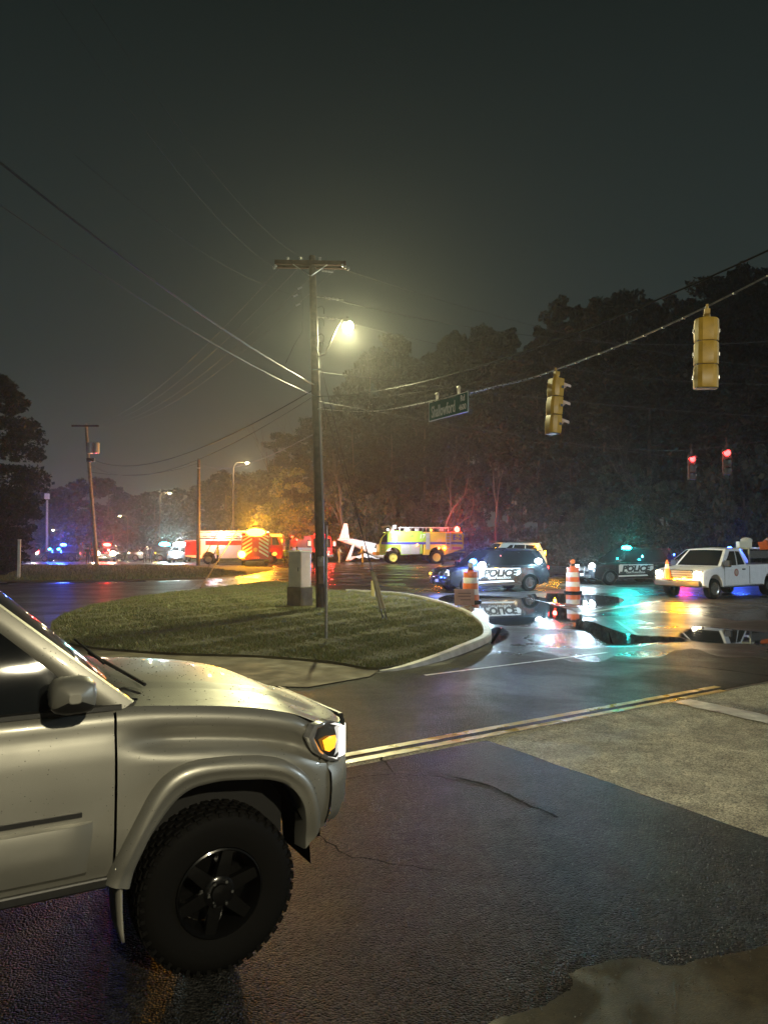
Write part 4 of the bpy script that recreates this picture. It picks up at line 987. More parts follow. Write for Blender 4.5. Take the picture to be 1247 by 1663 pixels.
class Cabin:
    def __init__(s, x0, x1, t0, t1, z0, z1, w0, w1): s.a = (x0, x1, t0, t1, z0, z1, w0, w1)
    def side(s, u, v, sg, o=0.0):
        x0, x1, t0, t1, z0, z1, w0, w1 = s.a; xb = x0 + (x1 - x0) * u; xt = t0 + (t1 - t0) * u; k = v
        return Vector((xb + (xt - xb) * v, sg * (w0 + (w1 - w0) * v ** 1.3 + o), z0 + (z1 - z0) * v))
    def front(s, a, v, o=0.0, rear=False):
        x0, x1, t0, t1, z0, z1, w0, w1 = s.a; X0, T0 = (x1, t1) if rear else (x0, t0); bow = .10 * (1 - a * a) * (-1 if rear else 1)
        return Vector((X0 + (T0 - X0) * v + bow * (1 - .4 * v) + (o if not rear else -o), a * (w0 + (w1 - w0) * v ** 1.3), z0 + (z1 - z0) * v + (.02 * (1 - a * a) if v > .9 else 0)))
    def shell(s, root, paint, name='cabin'):
        b = MB(); V = [0, .3, .6, .85, 1.0]
        for sg in (-1, 1): b.grid([[s.side(u / 10, v, sg) for v in V] for u in range(11)])
        A = [k / 5 - 1 for k in range(11)]
        b.grid([[s.front(a, v) for v in V] for a in A]); b.grid([[s.front(a, v, 0, True) for v in V] for a in A])
        x0, x1, t0, t1, z0, z1, w0, w1 = s.a
        b.grid([[s.front(a, 1).lerp(s.front(a, 1, 0, True), u / 8) + Vector((0, 0, .05 * (1 - a * a) * math.sin(math.pi * (.15 + .7 * u / 8)) )) for a in A] for u in range(9)])
        return b.build(name, paint, root, smooth=True, angle=35)
    def win(s, root, poly, sg, m=GLASS, name='side_window', o=.008):
        b = MB(); p0, p1, p2, p3 = [Vector(p) for p in poly]; b.grid([[s.side(*p0.lerp(p3, k / 6).lerp(p1.lerp(p2, k / 6), j / 4), sg, o) for k in range(7)] for j in range(5)]); return b.build(name, m, root, smooth=True)
    def glassf(s, root, a0=.9, v0=.06, v1=.93, rear=False, m=GLASS, name='windshield'):
        A = [-a0 + 2 * a0 * k / 8 for k in range(9)]; b = MB(); b.grid([[s.front(a * (1 - .03), v, .010, rear) for v in [v0 + (v1 - v0) * k / 5 for k in range(6)]] for a in A]); return b.build(name, m, root, smooth=True)
LSIDE = lambda x, y, z: basis((-1, 0, 0), (0, 0, 1), (x, y, z))
RSIDE = lambda x, y, z: basis((1, 0, 0), (0, 0, 1), (x, y, z))
def suv(label, loc, rz, paint, group, detail=True, decal=True, white_long=False, hi=1.0, rim=None, lit=True, tail=None, cat='police car', name='police_car'):
    t = thing(name, label, cat, loc, rz, group); t.scale = (1, 1, hi)
    r = .385; hw = .98
    top = [(-2.42, .36), (-2.52, .50), (-2.54, .80), (-2.46, 1.02), (-2.40, 1.10), (-1.0, 1.12), (1.05, 1.13), (1.30, 1.12), (2.05, 1.04), (2.36, .96), (2.46, .84), (2.50, .58), (2.44, .34), (2.2, .26)]
    body(t, top, (1.52, -1.50), .47, .27, hw, paint)
    C = Cabin(1.20, -2.44, .32, -2.12, 1.08, 1.76, .935, .70); C.shell(t, paint)
    C.glassf(t); C.glassf(t, .85, .12, .86, True, name='rear_window')
    for sg in (-1, 1):
        for poly in ([(.06, .08), (.31, .08), (.31, .86), (.225, .86)] , [(.335, .08), (.60, .08), (.60, .86), (.335, .86)], [(.625, .10), (.90, .14), (.86, .82), (.625, .86)]): C.win(t, poly, sg)
        b = MB(); b.box((1.02, sg * 1.06, 1.20), (.16, .22, .17)); mi = b.build('side_mirror', paint, t, bevel=.04)
        for dx in (1.06, -.02, -1.02):
            MB().box((dx, sg * (hw + .001), .74), (.012, .006, .62)).build('door_seam', BLACK, t)
        for dx in (.12, -.88): MB().box((dx, sg * (hw + .012), .96), (.2, .025, .035)).build('door_handle', paint if not decal else BLACK, t)
        MB().box((0, sg * (hw - .02), .31), (2.1, .06, .07)).build('rocker_panel', BLACK, t)
        b = MB(); b.ball((2.28, sg * .72, .90), 1, 10, (.20, .17, .085)); b.build('headlight', M_lens, t, smooth=True)
        b = MB(); b.ball((-2.44, sg * .80, 1.0), 1, 10, (.10, .12, .17)); b.build('taillight', tail or M_taildark, t, smooth=True)
    b = MB(); b.box((2.43, 0, .72), (.12, 1.1, .26)); b.build('grille', BLACK, t, bevel=.03)
    b = MB(); b.box((2.50, 0, .42), (.10, 1.5, .16)); b.build('front_bumper', BLACK, t, bevel=.03)
    b = MB(); b.box((-2.53, 0, .46), (.10, 1.7, .2)); b.build('rear_bumper', BLACK, t, bevel=.03)
    MB().box((0, 0, .34), (3.9, 1.3, .2)).build('underbody', MATS['underbody'], t)
    for sg in (-1, 1):
        for cx in (1.52, -1.50):
            MB().tube([(x, sg * (hw - .01), z) for x, z in arch(cx, .475, .27, 15)], .022, 5).build('arch_trim', BLACK, t, smooth=True)
        MB().tube([(.15, sg * .66, 1.80), (-.1, sg * .675, 1.835), (-1.8, sg * .675, 1.82), (-2.05, sg * .66, 1.775)], .018, 5).build('roof_rail', BLACK, t)
        MB().tube([C.side(u / 12, .04, sg, .012) for u in range(1, 12)], .010, 4).build('window_trim', CHROME if paint is not M_pblack else BLACK, t)
    MB().box((-2.20, 0, 1.765), (.26, 1.25, .03)).build('rear_spoiler', paint, t, bevel=.01)
    MB().box((-1.75, .1, 1.83), (.16, .03, .06)).build('antenna_fin', BLACK, t)
    MB().box((2.545, 0, .50), (.012, .34, .12)).build('licence_plate', M_decal, t)
    if decal:
        for y in (-.32, .32): MB().tube([(2.50, y, .36), (2.62, y, .42), (2.62, y, .80), (2.52, y, .88)], .03, 6).build('push_bumper_post', BLACK, t)
        MB().tube([(2.62, -.62, .70), (2.63, 0, .74), (2.62, .62, .70)], .03, 6).build('push_bumper_bar', BLACK, t)
    wheels(t, (1.52, -1.50), hw - .02, r, rim or mat('steel_wheel', (.08, .08, .085), .35, .7))
    if decal:
        y = hw + .004
        P = [(1.03, .58), (1.03, .96), (.98, 1.02), (-1.00, 1.02), (-1.02, .80), (-.92, .72), (-.78, .68)]
        d = MB().poly([(x, y, z) for x, z in P]).build('door_decal', M_decal, t)
        P = [(1.05, .40), (1.05, .47), (-.62, .50), (-.70, .43)]
        MB().poly([(x, y, z) for x, z in P]).build('lower_stripe', M_decal, t)
        MB().poly([(x, y + .001, z) for x, z in [(.98, .555), (.98, .66), (-.74, .66), (-.66, .555)]]).build('name_band', BLACK, d)
        text('lettering', 'POLICE', .40, LSIDE(.04, y + .003, .795), BLACK, d, shear=.2, bold=.024, sx=1.22)
        text('lettering', 'CHATTANOOGA', .125, LSIDE(.05, y + .003, .607), M_decal, d, bold=.003, sx=1.15)
        for sx_ in (.50, -.72):
            MB().poly([(sx_ + a, y + .003, .955 + z) for a, z in ((-.12, 0), (-.04, .02), (0, .05), (.04, .02), (.12, 0), (.04, -.02), (0, -.045), (-.04, -.02))]).build('emblem', BLACK, d)
        # roof light bar
        MB().box((-.35, 0, 1.86), (.28, 1.25, .07)).build('light_bar', GLASS, t, bevel=.02)
    return t
def head(dx, dy): return math.atan2(dy, dx)
GP = 'police cars at the junction'
# --- black police SUV behind the left drum
v1 = suv('black police SUV with a white lettered door panel behind the left drum', (4.62, 33.5, 0), head(-.925, -.38), M_pblack, GP)
lamp(v1, (1.12, .60, 1.30), 'blue', (.3, .4, .26), 700, 'dash_light', (.5, .6, .2))
lamp(v1, (1.00, 1.16, 1.13), 'white', (.36, .36, .36), 600, 'spotlight', (.3, .6, .0), lightcol=(.6, .85, 1))
lamp(v1, (-1.98, .90, 1.30), 'white', (.36, .14, .26), 300, 'window_light', (0, .6, 0), lightcol=(.4, .8, 1))
lamp(v1, (2.34, .66, .92), 'white', (.16, .20, .10), 60, 'headlight_bulb', (.35, .15, 0), es=12)
lamp(v1, (2.51, .35, .66), 'blue', (.06, .16, .08), 25, 'grille_light', (.3, 0, 0))
lamp(v1, (-2.53, .80, 1.02), 'red', (.06, .14, .16), 90, 'brake_light', (-.35, 0, 0))
lamp(v1, (-2.53, -.80, 1.02), 'orange', (.06, .14, .16), 160, 'brake_light', (-.35, 0, 0))
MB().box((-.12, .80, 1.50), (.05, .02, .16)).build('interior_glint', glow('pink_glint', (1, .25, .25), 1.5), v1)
# --- second black police SUV
v2 = suv('black police SUV with a white lettered door panel and teal roof light', (12.55, 39.6, 0), head(-.955, -.295), M_pblack, GP)
lamp(v2, (.18, .42, 1.86), 'teal', (.3, .8, .24), 620, 'roof_beacon', (.2, .35, .5))
lamp(v2, (.9, .70, 1.30), 'teal', (.12, .12, .10), 0, 'dash_light')
lamp(v2, (2.40, .70, .92), 'white', (.26, .44, .36), 600, 'headlight_bulb', (.6, .3, 0), lightcol=(.6, .85, 1))
lamp(v2, (2.40, -.70, .92), 'white', (.16, .22, .13), 60, 'headlight_bulb', (.35, 0, 0))
lamp(v2, (-.45, .86, 1.42), 'cyan', (.1, .06, .12), 20, 'window_light', (0, .3, 0))
lamp(v2, (-2.53, .80, 1.10), 'red', (.08, .2, .26), 130, 'brake_light', (-.3, .25, .0))
lamp(v2, (-2.40, .84, 1.50), 'blue', (.05, .1, .1), 50, 'rear_beacon', (-.25, .2, .1))
# --- silver SUV and tall white one behind the first police SUV
v3 = suv('silver police SUV half hidden behind the left black police SUV', (5.75, 42.6, 0), head(-.93, -.36), M_psilv, GP, decal=False)
lamp(v3, (.75, .35, 1.50), 'blue', (.1, .5, .07), 160, 'visor_light', (.5, .3, .1), es=12)
v4 = suv('tall white SUV with amber roof lights behind the silver police SUV', (7.55, 48.0, 0), head(-.97, -.24), WHITE, GP, decal=False, hi=1.2, cat='SUV', name='white_suv')
lamp(v4, (-1.9, .93, 1.62), 'amber', (.25, .06, .10), 25, 'window_beacon', (0, .5, .1))
lamp(v4, (.2, .25, 1.66), 'amber', (.1, .7, .05), 15, 'visor_light', (.5, .2, .1), es=20)
lamp(v4, (-2.47, .80, 1.25), 'amber', (.1, .16, .24), 60, 'tail_beacon', (-.5, .3, 0))
# --- white SUV behind the white pickup
v5 = suv('white police SUV with blue roof light partly hidden by the white pickup', (17.2, 41.3, 0), head(-.94, -.34), WHITE, GP, decal=False)
lamp(v5, (-1.5, .55, 1.86), 'blue', (.3, .16, .09), 260, 'roof_beacon', (-.2, .4, .25))
lamp(v5, (.6, .2, 1.55), 'blue', (.06, .5, .07), 60, 'visor_light', (.5, .3, 0), es=8)
# --- white pickup
wp = thing('white_pickup', 'white utility pickup with headlights on and an orange cone on its bumper', 'pickup truck', (0, 0, 0), 0)
fw = Vector((12.03, 28.43, 0)); rw = Vector((15.25, 30.75, 0)); hv = (fw - rw); WB = hv.length; hv.normalize(); lf = Vector((-hv.y, hv.x, 0))
wp.location = (fw + rw) / 2 - lf * .98 + Vector((.35, 0, 0)); wp.scale = (1, 1, .965); wp.rotation_euler = (0, 0, head(hv.x, hv.y)); h = WB / 2
top = [(-h - 1.15, .60), (-h - 1.22, .75), (-h - 1.22, 1.28), (-h - 1.15, 1.30), (-.45, 1.30), (-.42, 1.26), (.2, 1.26), (h - .35, 1.26), (h - .05, 1.235), (h + .62, 1.16), (h + .80, 1.08), (h + .86, .92), (h + .86, .66), (h + .78, .52), (h + .60, .48)]
body(wp, top, (h, -h), .49, .46, 1.0, WHITE, round_=.07)
C = Cabin(h - .40, -.30, h - 1.12, -.10, 1.24, 1.93, .95, .76); C.shell(wp, WHITE); C.glassf(wp, .92, .06, .92); C.glassf(wp, .8, .15, .85, True, name='rear_window')
for sg in (-1, 1):
    C.win(wp, [(.10, .06), (.60, .06), (.58, .88), (.26, .88)], sg); C.win(wp, [(.64, .08), (.93, .10), (.88, .86), (.63, .88)], sg)
    MB().box((h - .62, sg * 1.12, 1.36), (.14, .26, .26)).build('side_mirror', BLACK, wp, bevel=.03)
    for dx in (h - .62, -.42): MB().box((dx, sg * 1.001, .88), (.02 if dx > 0 else .035, .006, .72)).build('door_seam', BLACK, wp)
    MB().box((.02, sg * 1.012, 1.12), (.2, .025, .045)).build('door_handle', BLACK, wp)
    MB().box((0, sg * .96, .46), (WB - 1.1, .08, .08)).build('rocker_panel', BLACK, wp)
    b = MB(); b.box((h + .80, sg * .80, .98), (.16, .34, .26)); b.build('headlight', M_lens, wp, bevel=.03)
    MB().box((-h - 1.22, sg * .92, 1.05), (.06, .12, .36)).build('taillight', M_taildark, wp)
b = MB(); b.box((h + .86, 0, .96), (.06, 1.22, .34)); gr = b.build('grille', BLACK, wp, bevel=.03)
for z in (.88, .98, 1.07): MB().box((h + .90, 0, z), (.03, 1.18, .035)).build('grille_bar', mat('grille_grey', (.10, .10, .10), .4), gr)
MB().box((h + .90, 0, .60), (.22, 1.9, .26)).build('front_bumper', BLACK, wp, bevel=.05)
MB().box((-.2, 0, .55), (WB + 1.2, 1.3, .2)).build('underbody', MATS['underbody'], wp)
MB().box((-1.55 - .35, 0, 1.302), (WB / 2 + .35, 1.6, .012)).build('bed_liner', BLACK, wp)
MB().cyl((.55, 1.004, 1.0), (.55, 1.010, 1.0), .15, .15, 20).build('door_emblem', mat('emblem_red', (.35, .12, .10), .5), wp)
MB().cyl((.55, 1.006, 1.0), (.55, 1.013, 1.0), .10, .10, 16).build('door_emblem', mat('emblem_tan', (.45, .35, .28), .5), wp)
for x in (-.62, -2.9):
    for sg in (-1, 1): MB().box((x, sg * .88, 1.62), (.06, .06, .64)).build('rack_post', STEEL, wp)
    MB().box((x, 0, 1.95), (.06, 1.8, .06)).build('rack_bar', STEEL, wp)
for sg in (-1, 1): MB().box((-1.76, sg * .88, 1.70), (2.3, .04, .30)).build('rack_panel', mat('mesh_panel', (.14, .13, .12), .5, .4, noise=(30, .6)), wp)
wheels(wp, (h, -h), .98, .40, mat('alloy_bright', (.5, .5, .5), .25, .9), .26, 6)
lamp(wp, (h + .90, .80, .99), 'warm', (.10, .30, .20), 90, 'headlight_bulb', (.7, .3, 0)); lamp(wp, (h + .90, -.80, .99), 'warm', (.10, .30, .20), 80, 'headlight_bulb', (.7, -.1, 0))
lamp(wp, (h + .93, .30, .78), 'amber', (.08, .20, .14), 150, 'strobe', (.6, .1, 0)); lamp(wp, (h + .93, -.10, .76), 'amber', (.06, .10, .09), 30, 'strobe', (.35, 0, 0))
def cone(loc, rot, label, g='traffic cones'):
    t = thing('traffic_cone', label, 'traffic cone', loc, 0, g); t.rotation_euler = rot
    MB().box((0, 0, .02), (.36, .36, .04)).build('base', M_or, t, bevel=.01)
    MB().lathe([(.14, .04), (.10, .30), (.085, .40)], (0, 0, 0), (0, 0, 1), 16, cap=False).build('cone_body', M_or, t, smooth=True)
    MB().lathe([(.086, .40), (.060, .56)], (0, 0, 0), (0, 0, 1), 16, cap=False).build('collar', M_ws, t, smooth=True)
    MB().lathe([(.060, .56), (.03, .72), (.001, .725)], (0, 0, 0), (0, 0, 1), 16, cap=False).build('tip', M_or, t, smooth=True)
lm = Matrix.Rotation(wp.rotation_euler.z, 3, 'Z'); L2W = lambda p: lm @ Vector(p) + wp.location
cone(L2W((h + .93, -.42, .73)), (0, 0, .2), 'orange cone standing on the front bumper of the white pickup')
cone(L2W((-2.35, .55, 1.98)), (R(10), R(-62), wp.rotation_euler.z), 'orange cone lying tilted on the rack of the white pickup')
b = MB(); b.box((0, 0, .15), (.5, .3, .3)); b.ball((.1, 0, .34), .16, 10, (1.6, 1, .8)); o = b.build('tarp_bundle', mat('pale_tarp', (.5, .5, .45), .6, bump=(8, .5, .05)), smooth=True); o.location = L2W((-.95, .5, 1.86)); tag(o, 'pale bundled tarp on the front of the white pickup rack', 'bundle')

# --- airport crash tender
M_rimy = mat('yellow_rim', (.55, .48, .10), .4)
ar = thing('airport_fire_truck', 'lime yellow airport fire truck with blue stripe standing at the crash site', 'fire truck', (4.6, 80.2, 0), head(-.97, -.13)) ; rr = .66
ar.location = (3.75, 79.6, 0)
def wbox(root, nm, m, c, d, bev=.02): return MB().box(c, d).build(nm, m, root, bevel=bev)
b = MB(); P = [(4.55, 1.05), (4.30, 1.00), (3.9, 1.62), (2.85, 1.62), (2.55, .95), (.35, .95)]
body(ar, [(-.1, 1.0), (-.1, 3.28), (0, 3.36), (3.25, 3.36), (3.75, 3.22), (4.25, 2.55), (4.45, 1.95), (4.42, 1.0), (4.2, .9)], (3.0,), .80, .9, 1.32, M_arff, 'body', .10)
body(ar, [(-4.30, 1.45), (-4.42, 1.65), (-4.42, 3.05), (-4.25, 3.28), (-.15, 3.30), (-.13, 1.0), (-.14, .9)], (-1.55,), .82, .9, 1.32, M_arffy, 'rear_body', .10)
for sg in (-1, 1):
    y = sg * 1.324
    MB().box((-.0, y, 2.12), (8.5, .012, .24)).build('blue_stripe', M_blue, ar)
    for x in (.72, 1.72): wbox(ar, 'shutter_panel', M_alu, (x, y, 1.48), (.96, .02, .98))
    wbox(ar, 'side_panel', M_arff, (.05, y, 2.75), (.9, .02, .9)); wbox(ar, 'ladder_recess', M_alu, (-.62, y, 2.35), (.42, .02, 1.75))
    b = MB(); 
    for x in (-2.98, -2.52): b.box((x, y + sg * .05, 2.35), (.05, .06, 1.9))
    for k in range(6): b.box((-2.75, y + sg * .05, 1.55 + k * .32), (.44, .05, .05))
    b.build('ladder', M_alu, ar)
    MB().poly([(3.62, y, 2.2), (4.28, y, 2.2), (4.05, y, 2.75), (3.70, y, 3.08), (3.62, y, 3.08)]).build('side_window', GLASS, ar)
    MB().poly([(2.65, y, 2.3), (3.05, y, 2.3), (3.05, y, 2.8), (2.65, y, 2.8)]).build('side_window', mat('lit_pale_glass', (.5, .6, .65), .15), ar)
    for z, x in ((1.2, 3.95), (1.5, 4.0), (1.8, 4.05)): wbox(ar, 'step', M_arffy, (x, y + sg * .03, z), (.4, .1, .05))
    b = MB(); 
    for x in (2.3, 1.5, .7, -.1, -.9, -1.7, -2.5, -3.3): b.box((x, sg * 1.15, 3.55), (.04, .04, .42))
    b.box((-.5, sg * 1.15, 3.76), (5.7, .05, .05)); b.build('roof_rail', M_alu, ar)
    MB().box((-1.45 - 2.2, y, 1.62), (1.0, .012, .3)).build('reflector_panel', M_red, ar)
MB().poly([(4.47, -1.15, 2.0), (4.47, 1.15, 2.0), (4.27, 1.1, 2.58), (3.80, 1.05, 3.18), (3.80, -1.05, 3.18), (4.27, -1.1, 2.58)]).build('windshield', GLASS, ar)
b = MB(); b.cyl((2.9, 0, 3.35), (2.9, 0, 3.65), .28, .22, 12).tube([(2.9, 0, 3.7), (3.3, 0, 3.95), (4.0, 0, 3.80)], .09, 8).box((2.7, 0, 3.85), (.4, .3, .35)); b.build('water_turret', M_alu, ar, smooth=True)
for x, w_ in ((1.4, .5), (.4, .3), (-2.2, .4)): wbox(ar, 'roof_equipment', M_alu, (x, .5, 3.5), (w_, .5, .3))
wbox(ar, 'front_bumper', M_arffy, (4.62, 0, 1.05), (.4, 2.5, .35), .05); wbox(ar, 'rear_step', M_arffy, (-4.4, 0, 1.2), (.35, 2.4, .12)); MB().box((-.2, 0, .95), (7.4, 1.6, .4)).build('chassis', MATS['underbody'], ar)
for x in (3.0, -1.55):
    MB().cyl((x, -1.2, .66), (x, 1.2, .66), .14, .14, 8).build('axle', MATS['underbody'], ar)
wheels(ar, (3.0, -1.55), 1.27, rr, M_rimy, .42, 0)
text('lettering', 'E-2', .72, LSIDE(-3.72, 1.335, 2.72), M_blue, ar, bold=.02)
text('lettering', 'CHA', .42, LSIDE(1.35, 1.335, 2.85), mat('faded_green_print', (.14, .20, .06), .5), ar, shear=.1)
text('lettering', '17', .6, LSIDE(-.0, 1.35, 2.8), M_decal, ar, shear=.15, bold=.01)
lamp(ar, (-3.75, 1.05, 3.56), 'red', (.6, .5, .6), 1800, 'roof_beacon', (0, .0, .8), es=40, lightcol=(1, .05, .03)); lamp(ar, (-1.0, 1.1, 3.48), 'amber', (.2, .2, .2), 20, 'roof_beacon', (0, .4, .1), es=14)  # red roof lens enlarged to include its glare
lamp(ar, (1.0 - .5, 1.38, 1.95), 'orange', (.2, .1, .2), 12, 'side_marker', (0, .4, 0)); lamp(ar, (-1.45 - .9, 1.38, 1.62), 'amber', (.3, .1, .26), 30, 'side_marker', (0, .7, 0), lightcol=(1, .12, .05)); lamp(ar, (-1.75, 1.38, 1.60), 'orange', (.18, .1, .18), 40, 'side_marker', (0, .4, 0))
# --- added white fill spots, for the aircraft and for the truck's flank
lamp(ar, (3.3, -.6, 3.55), 'white', (.25, .2, .18), 0, 'scene_fill_light', es=10); spot('fill_beam', (3.5, -.9, 3.75), (6.5, -6.0, 1.5), (.85, .95, 1), 3600, 110, ar, .1)
spot('fill_beam', (3.2, 2.6, 3.9), (-.5, 1.3, 1.6), (.92, .97, 1), 2600, 140, ar, .25)  # unmounted spot, added to whiten the near flank

# --- ladder truck in profile
def chev(root, x, y0, y1, z0, z1, n, ma, mb_, nm='chevron'):
    W_ = y1 - y0
    for k in range(-n, n + 1):
        pass
lt = thing('ladder_truck', 'white and red ladder truck in profile with its aerial ladder stowed on top', 'fire truck', at(384, 916, 77.5) * 1, R(3)); lt.location.z = 0
WHR = mat('engine_white', (.66, .62, .62), .35, coat=.4)
body(lt, [(-4.9, .75), (-4.95, 1.0), (-4.95, 2.40), (-3.5, 2.42), (-3.45, 2.42), (-3.40, 2.55), (2.2, 2.58), (2.25, 1.0), (2.2, .6)], (-2.6,), .68, .6, 1.25, WHR, 'body', .06)
body(lt, [(2.35, .6), (2.35, 3.0), (2.5, 3.1), (4.4, 3.1), (4.7, 2.9), (4.85, 1.7), (4.85, .75), (4.7, .55)], (3.55,), .66, .55, 1.25, M_red, 'cab', .08)
for sg in (-1, 1):
    y = sg * 1.256
    MB().box((-4.15, y, 1.65), (1.55, .012, 1.45)).build('red_panel', M_red, lt); MB().box((-.4, y, 2.15), (5.0, .012, .45)).build('red_panel', M_red, lt)
    for x in (-1.3, -.3, .7, 1.7): wbox(lt, 'locker_door', WHR, (x, y, 1.35), (.9, .03, .9), .01)
    MB().poly([(3.0, y, 1.95), (3.6, y, 1.95), (3.6, y, 2.75), (3.0, y, 2.75)]).build('side_window', GLASS, lt); MB().poly([(3.75, y, 1.95), (4.45, y, 1.95), (4.3, y, 2.75), (3.75, y, 2.75)]).build('side_window', GLASS, lt)
    MB().box((3.6, y, 2.9), (2.2, .012, .26)).build('cab_band', WHR, lt); wbox(lt, 'side_mirror', WHR, (4.75, sg * 1.5, 2.25), (.12, .3, .6))
MB().poly([(4.87, -1.1, 1.8), (4.87, 1.1, 1.8), (4.74, 1.05, 2.8), (4.74, -1.05, 2.8)]).build('windshield', GLASS, lt)
b = MB()
for sg in (-.42, .42):
    for z in (2.72, 3.32): b.box((-.4, sg, z), (6.6, .09, .11))
    for k in range(9):
        a = Vector((-3.6 + k * .8, sg, 2.72)); d = Vector((-3.6 + (k + 1) * .8 - .4, sg, 3.32)); b.tube([a, d], .035, 5); b.tube([d, Vector((-3.6 + (k + 1) * .8, sg, 2.72))], .035, 5)
for k in range(16): b.tube([(-3.6 + k * .42, -.42, 2.72), (-3.6 + k * .42, .42, 2.72)], .025, 5)
b.build('aerial_ladder', mat('ladder_white', (.6, .57, .57), .4, .2), lt)
b = MB(); b.box((-.4, -.46, 3.03), (6.4, .02, .32)); b.build('ladder_sign_panel', WHR, lt)
wheels(lt, (-2.6, 3.55), 1.22, .52, CHROME, .3, 0); MB().box((0, 0, .7), (8.6, 1.5, .3)).build('chassis', MATS['underbody'], lt)
lamp(lt, (-3.6, -1.3, .95), 'red', (.22, .08, .18), 90, 'side_marker', (0, -.4, 0)); lamp(lt, (2.6, -1.0, 3.2), 'white', (.35, .3, .22), 320, 'scene_fill_light', (0, -.5, 0)); lamp(lt, (-1.4, -1.3, 2.66), 'white', (.5, .1, .14), 420, 'scene_fill_light', (-.3, -1.3, .5), lightcol=(1, .82, .88), es=14); lamp(lt, (4.0, -1.28, 1.05), 'orange', (.5, .08, .4), 60, 'side_marker', (0, -.4, 0), es=4)  # pinkish-white side flood added to brighten the ladder truck's flank
for x in (-4.7, -4.5, -4.3): lamp(lt, (x, -1.27, 2.3), 'red', (.1, .05, .08), 0, 'marker', es=8)
# --- engine seen from the rear, with chevrons
re = thing('rescue_truck', 'fire truck seen from behind with diagonal chevrons and a blazing amber light', 'fire truck', at(415, 918, 72.5) * 1, R(100)); re.location.z = 0
body(re, [(-.05, .55), (-.05, 3.0), (.1, 3.12), (5.4, 3.12), (5.5, .8), (5.4, .55)], (1.7,), .62, .5, 1.32, M_red, 'body', .07)
body(re, [(5.6, .6), (5.6, 2.7), (7.6, 2.7), (8.0, 1.6), (8.0, .6)], (6.6,), .62, .5, 1.22, M_red, 'cab', .07)
wheels(re, (1.7, 6.6), 1.28, .50, CHROME, .3, 0)
MB().box((3.5, 0, .62), (6.8, 1.5, .25)).build('chassis', MATS['underbody'], re)
M_chw = mat('chevron_white', (.62, .60, .60), .4)
for sg in (-1, 1):
    for k in range(6):
        z = .75 + k * .38; pts_ = [(-.128, sg * 1.22, z), (-.128, sg * 1.22, z + .19), (-.128, sg * .32, z + .19 + .55), (-.128, sg * .32, z + .55)]
        pts_ = [(x, y, min(zz, 2.95)) for x, y, zz in pts_]
        if pts_[1][2] - pts_[0][2] < .02: continue
        MB().prism(pts_, (-.012, 0, 0)).build('chevron', M_chw, re)
MB().box((-.12, 0, 1.55), (.03, .62, 1.9)).build('roller_door', M_red, re)
MB().cyl((-.13, 0, 1.5), (-.16, 0, 1.5), .20, .20, 18).build('emblem', mat('emblem_gold', (.5, .32, .10), .4), re)
MB().box((-.32, 0, .52), (.55, 2.45, .14)).build('rear_step', BLACK, re, bevel=.02)
for y in (-.3, -.1, .1, .3): lamp(re, (-.14, y, .75), 'red', (.05, .1, .08), 0, 'marker', es=6)
lamp(re, (-.10, 0, 3.16), 'amber', (.45, 2.0, .8), 12000, 'amber_light_bar', (.6, 0, .8), es=60)  # bar and beacon lenses oversized to stand in for glare
lamp(re, (-.22, 1.28, 1.05), 'amber', (.28, .76, .72), 260, 'amber_beacon', (-.9, .3, .1), es=90)
for sg in (-1, 1): MB().box((5.9, sg * 1.5, 2.2), (.1, .3, .5)).build('side_mirror', WHR, re)
# --- red pumper nose behind the pole
rp_ = thing('fire_engine', 'red fire engine facing the camera partly hidden by the wooden pole', 'fire truck', at(524, 913, 84) * 1, R(-62)); rp_.location.z = 0
body(rp_, [(-7.0, .7), (-7.0, 2.55), (-2.6, 2.55), (-2.55, 2.95), (-.6, 2.95), (-.3, 2.7), (-.1, 1.5), (0, .8), (-.15, .55)], (-1.4, -5.6), .62, .5, 1.22, M_red, 'body', .08)
MB().poly([(-.07, -1.05, 1.62), (-.07, 1.05, 1.62), (-.27, 1.0, 2.6), (-.27, -1.0, 2.6)]).build('windshield', GLASS, rp_)
MB().box((.1, 0, .75), (.35, 2.4, .32)).build('front_bumper', CHROME, rp_, bevel=.04); MB().box((.03, 0, 1.15), (.05, 1.2, .4)).build('grille', CHROME, rp_)
for sg in (-1, 1):
    MB().poly([(-1.5, sg * 1.226, 1.7), (-.5, sg * 1.226, 1.7), (-.65, sg * 1.226, 2.5), (-1.5, sg * 1.226, 2.5)]).build('side_window', GLASS, rp_); MB().box((-3.0, sg * 1.228, 1.5), (5.6, .012, .28)).build('white_stripe', WHR, rp_)
    MB().box((-.2, sg * 1.5, 2.1), (.12, .3, .55)).build('side_mirror', WHR, rp_)
    for x in (-3.4, -4.4, -6.3): wbox(rp_, 'locker_door', M_alu, (x, sg * 1.23, 1.1), (.85, .02, .7), .01)
wheels(rp_, (-1.4, -5.6), 1.2, .50, CHROME, .3, 0)
lamp(rp_, (.06, -.75, 1.15), 'orange', (.1, .22, .22), 160, 'headlight', (.5, 0, 0), lightcol=(1, .25, .12)); lamp(rp_, (.06, .75, 1.15), 'red', (.1, .22, .22), 300, 'headlight', (.5, 0, 0))
lamp(rp_, (-.9, 0, 3.08), 'red', (.25, 1.4, .26), 1100, 'light_bar', (.4, -.4, .6), es=14)
lamp(rp_, (-5.5, -1.0, 2.6), 'red', (.2, .2, .2), 200, 'rear_beacon', (.0, -.4, .2), es=10)

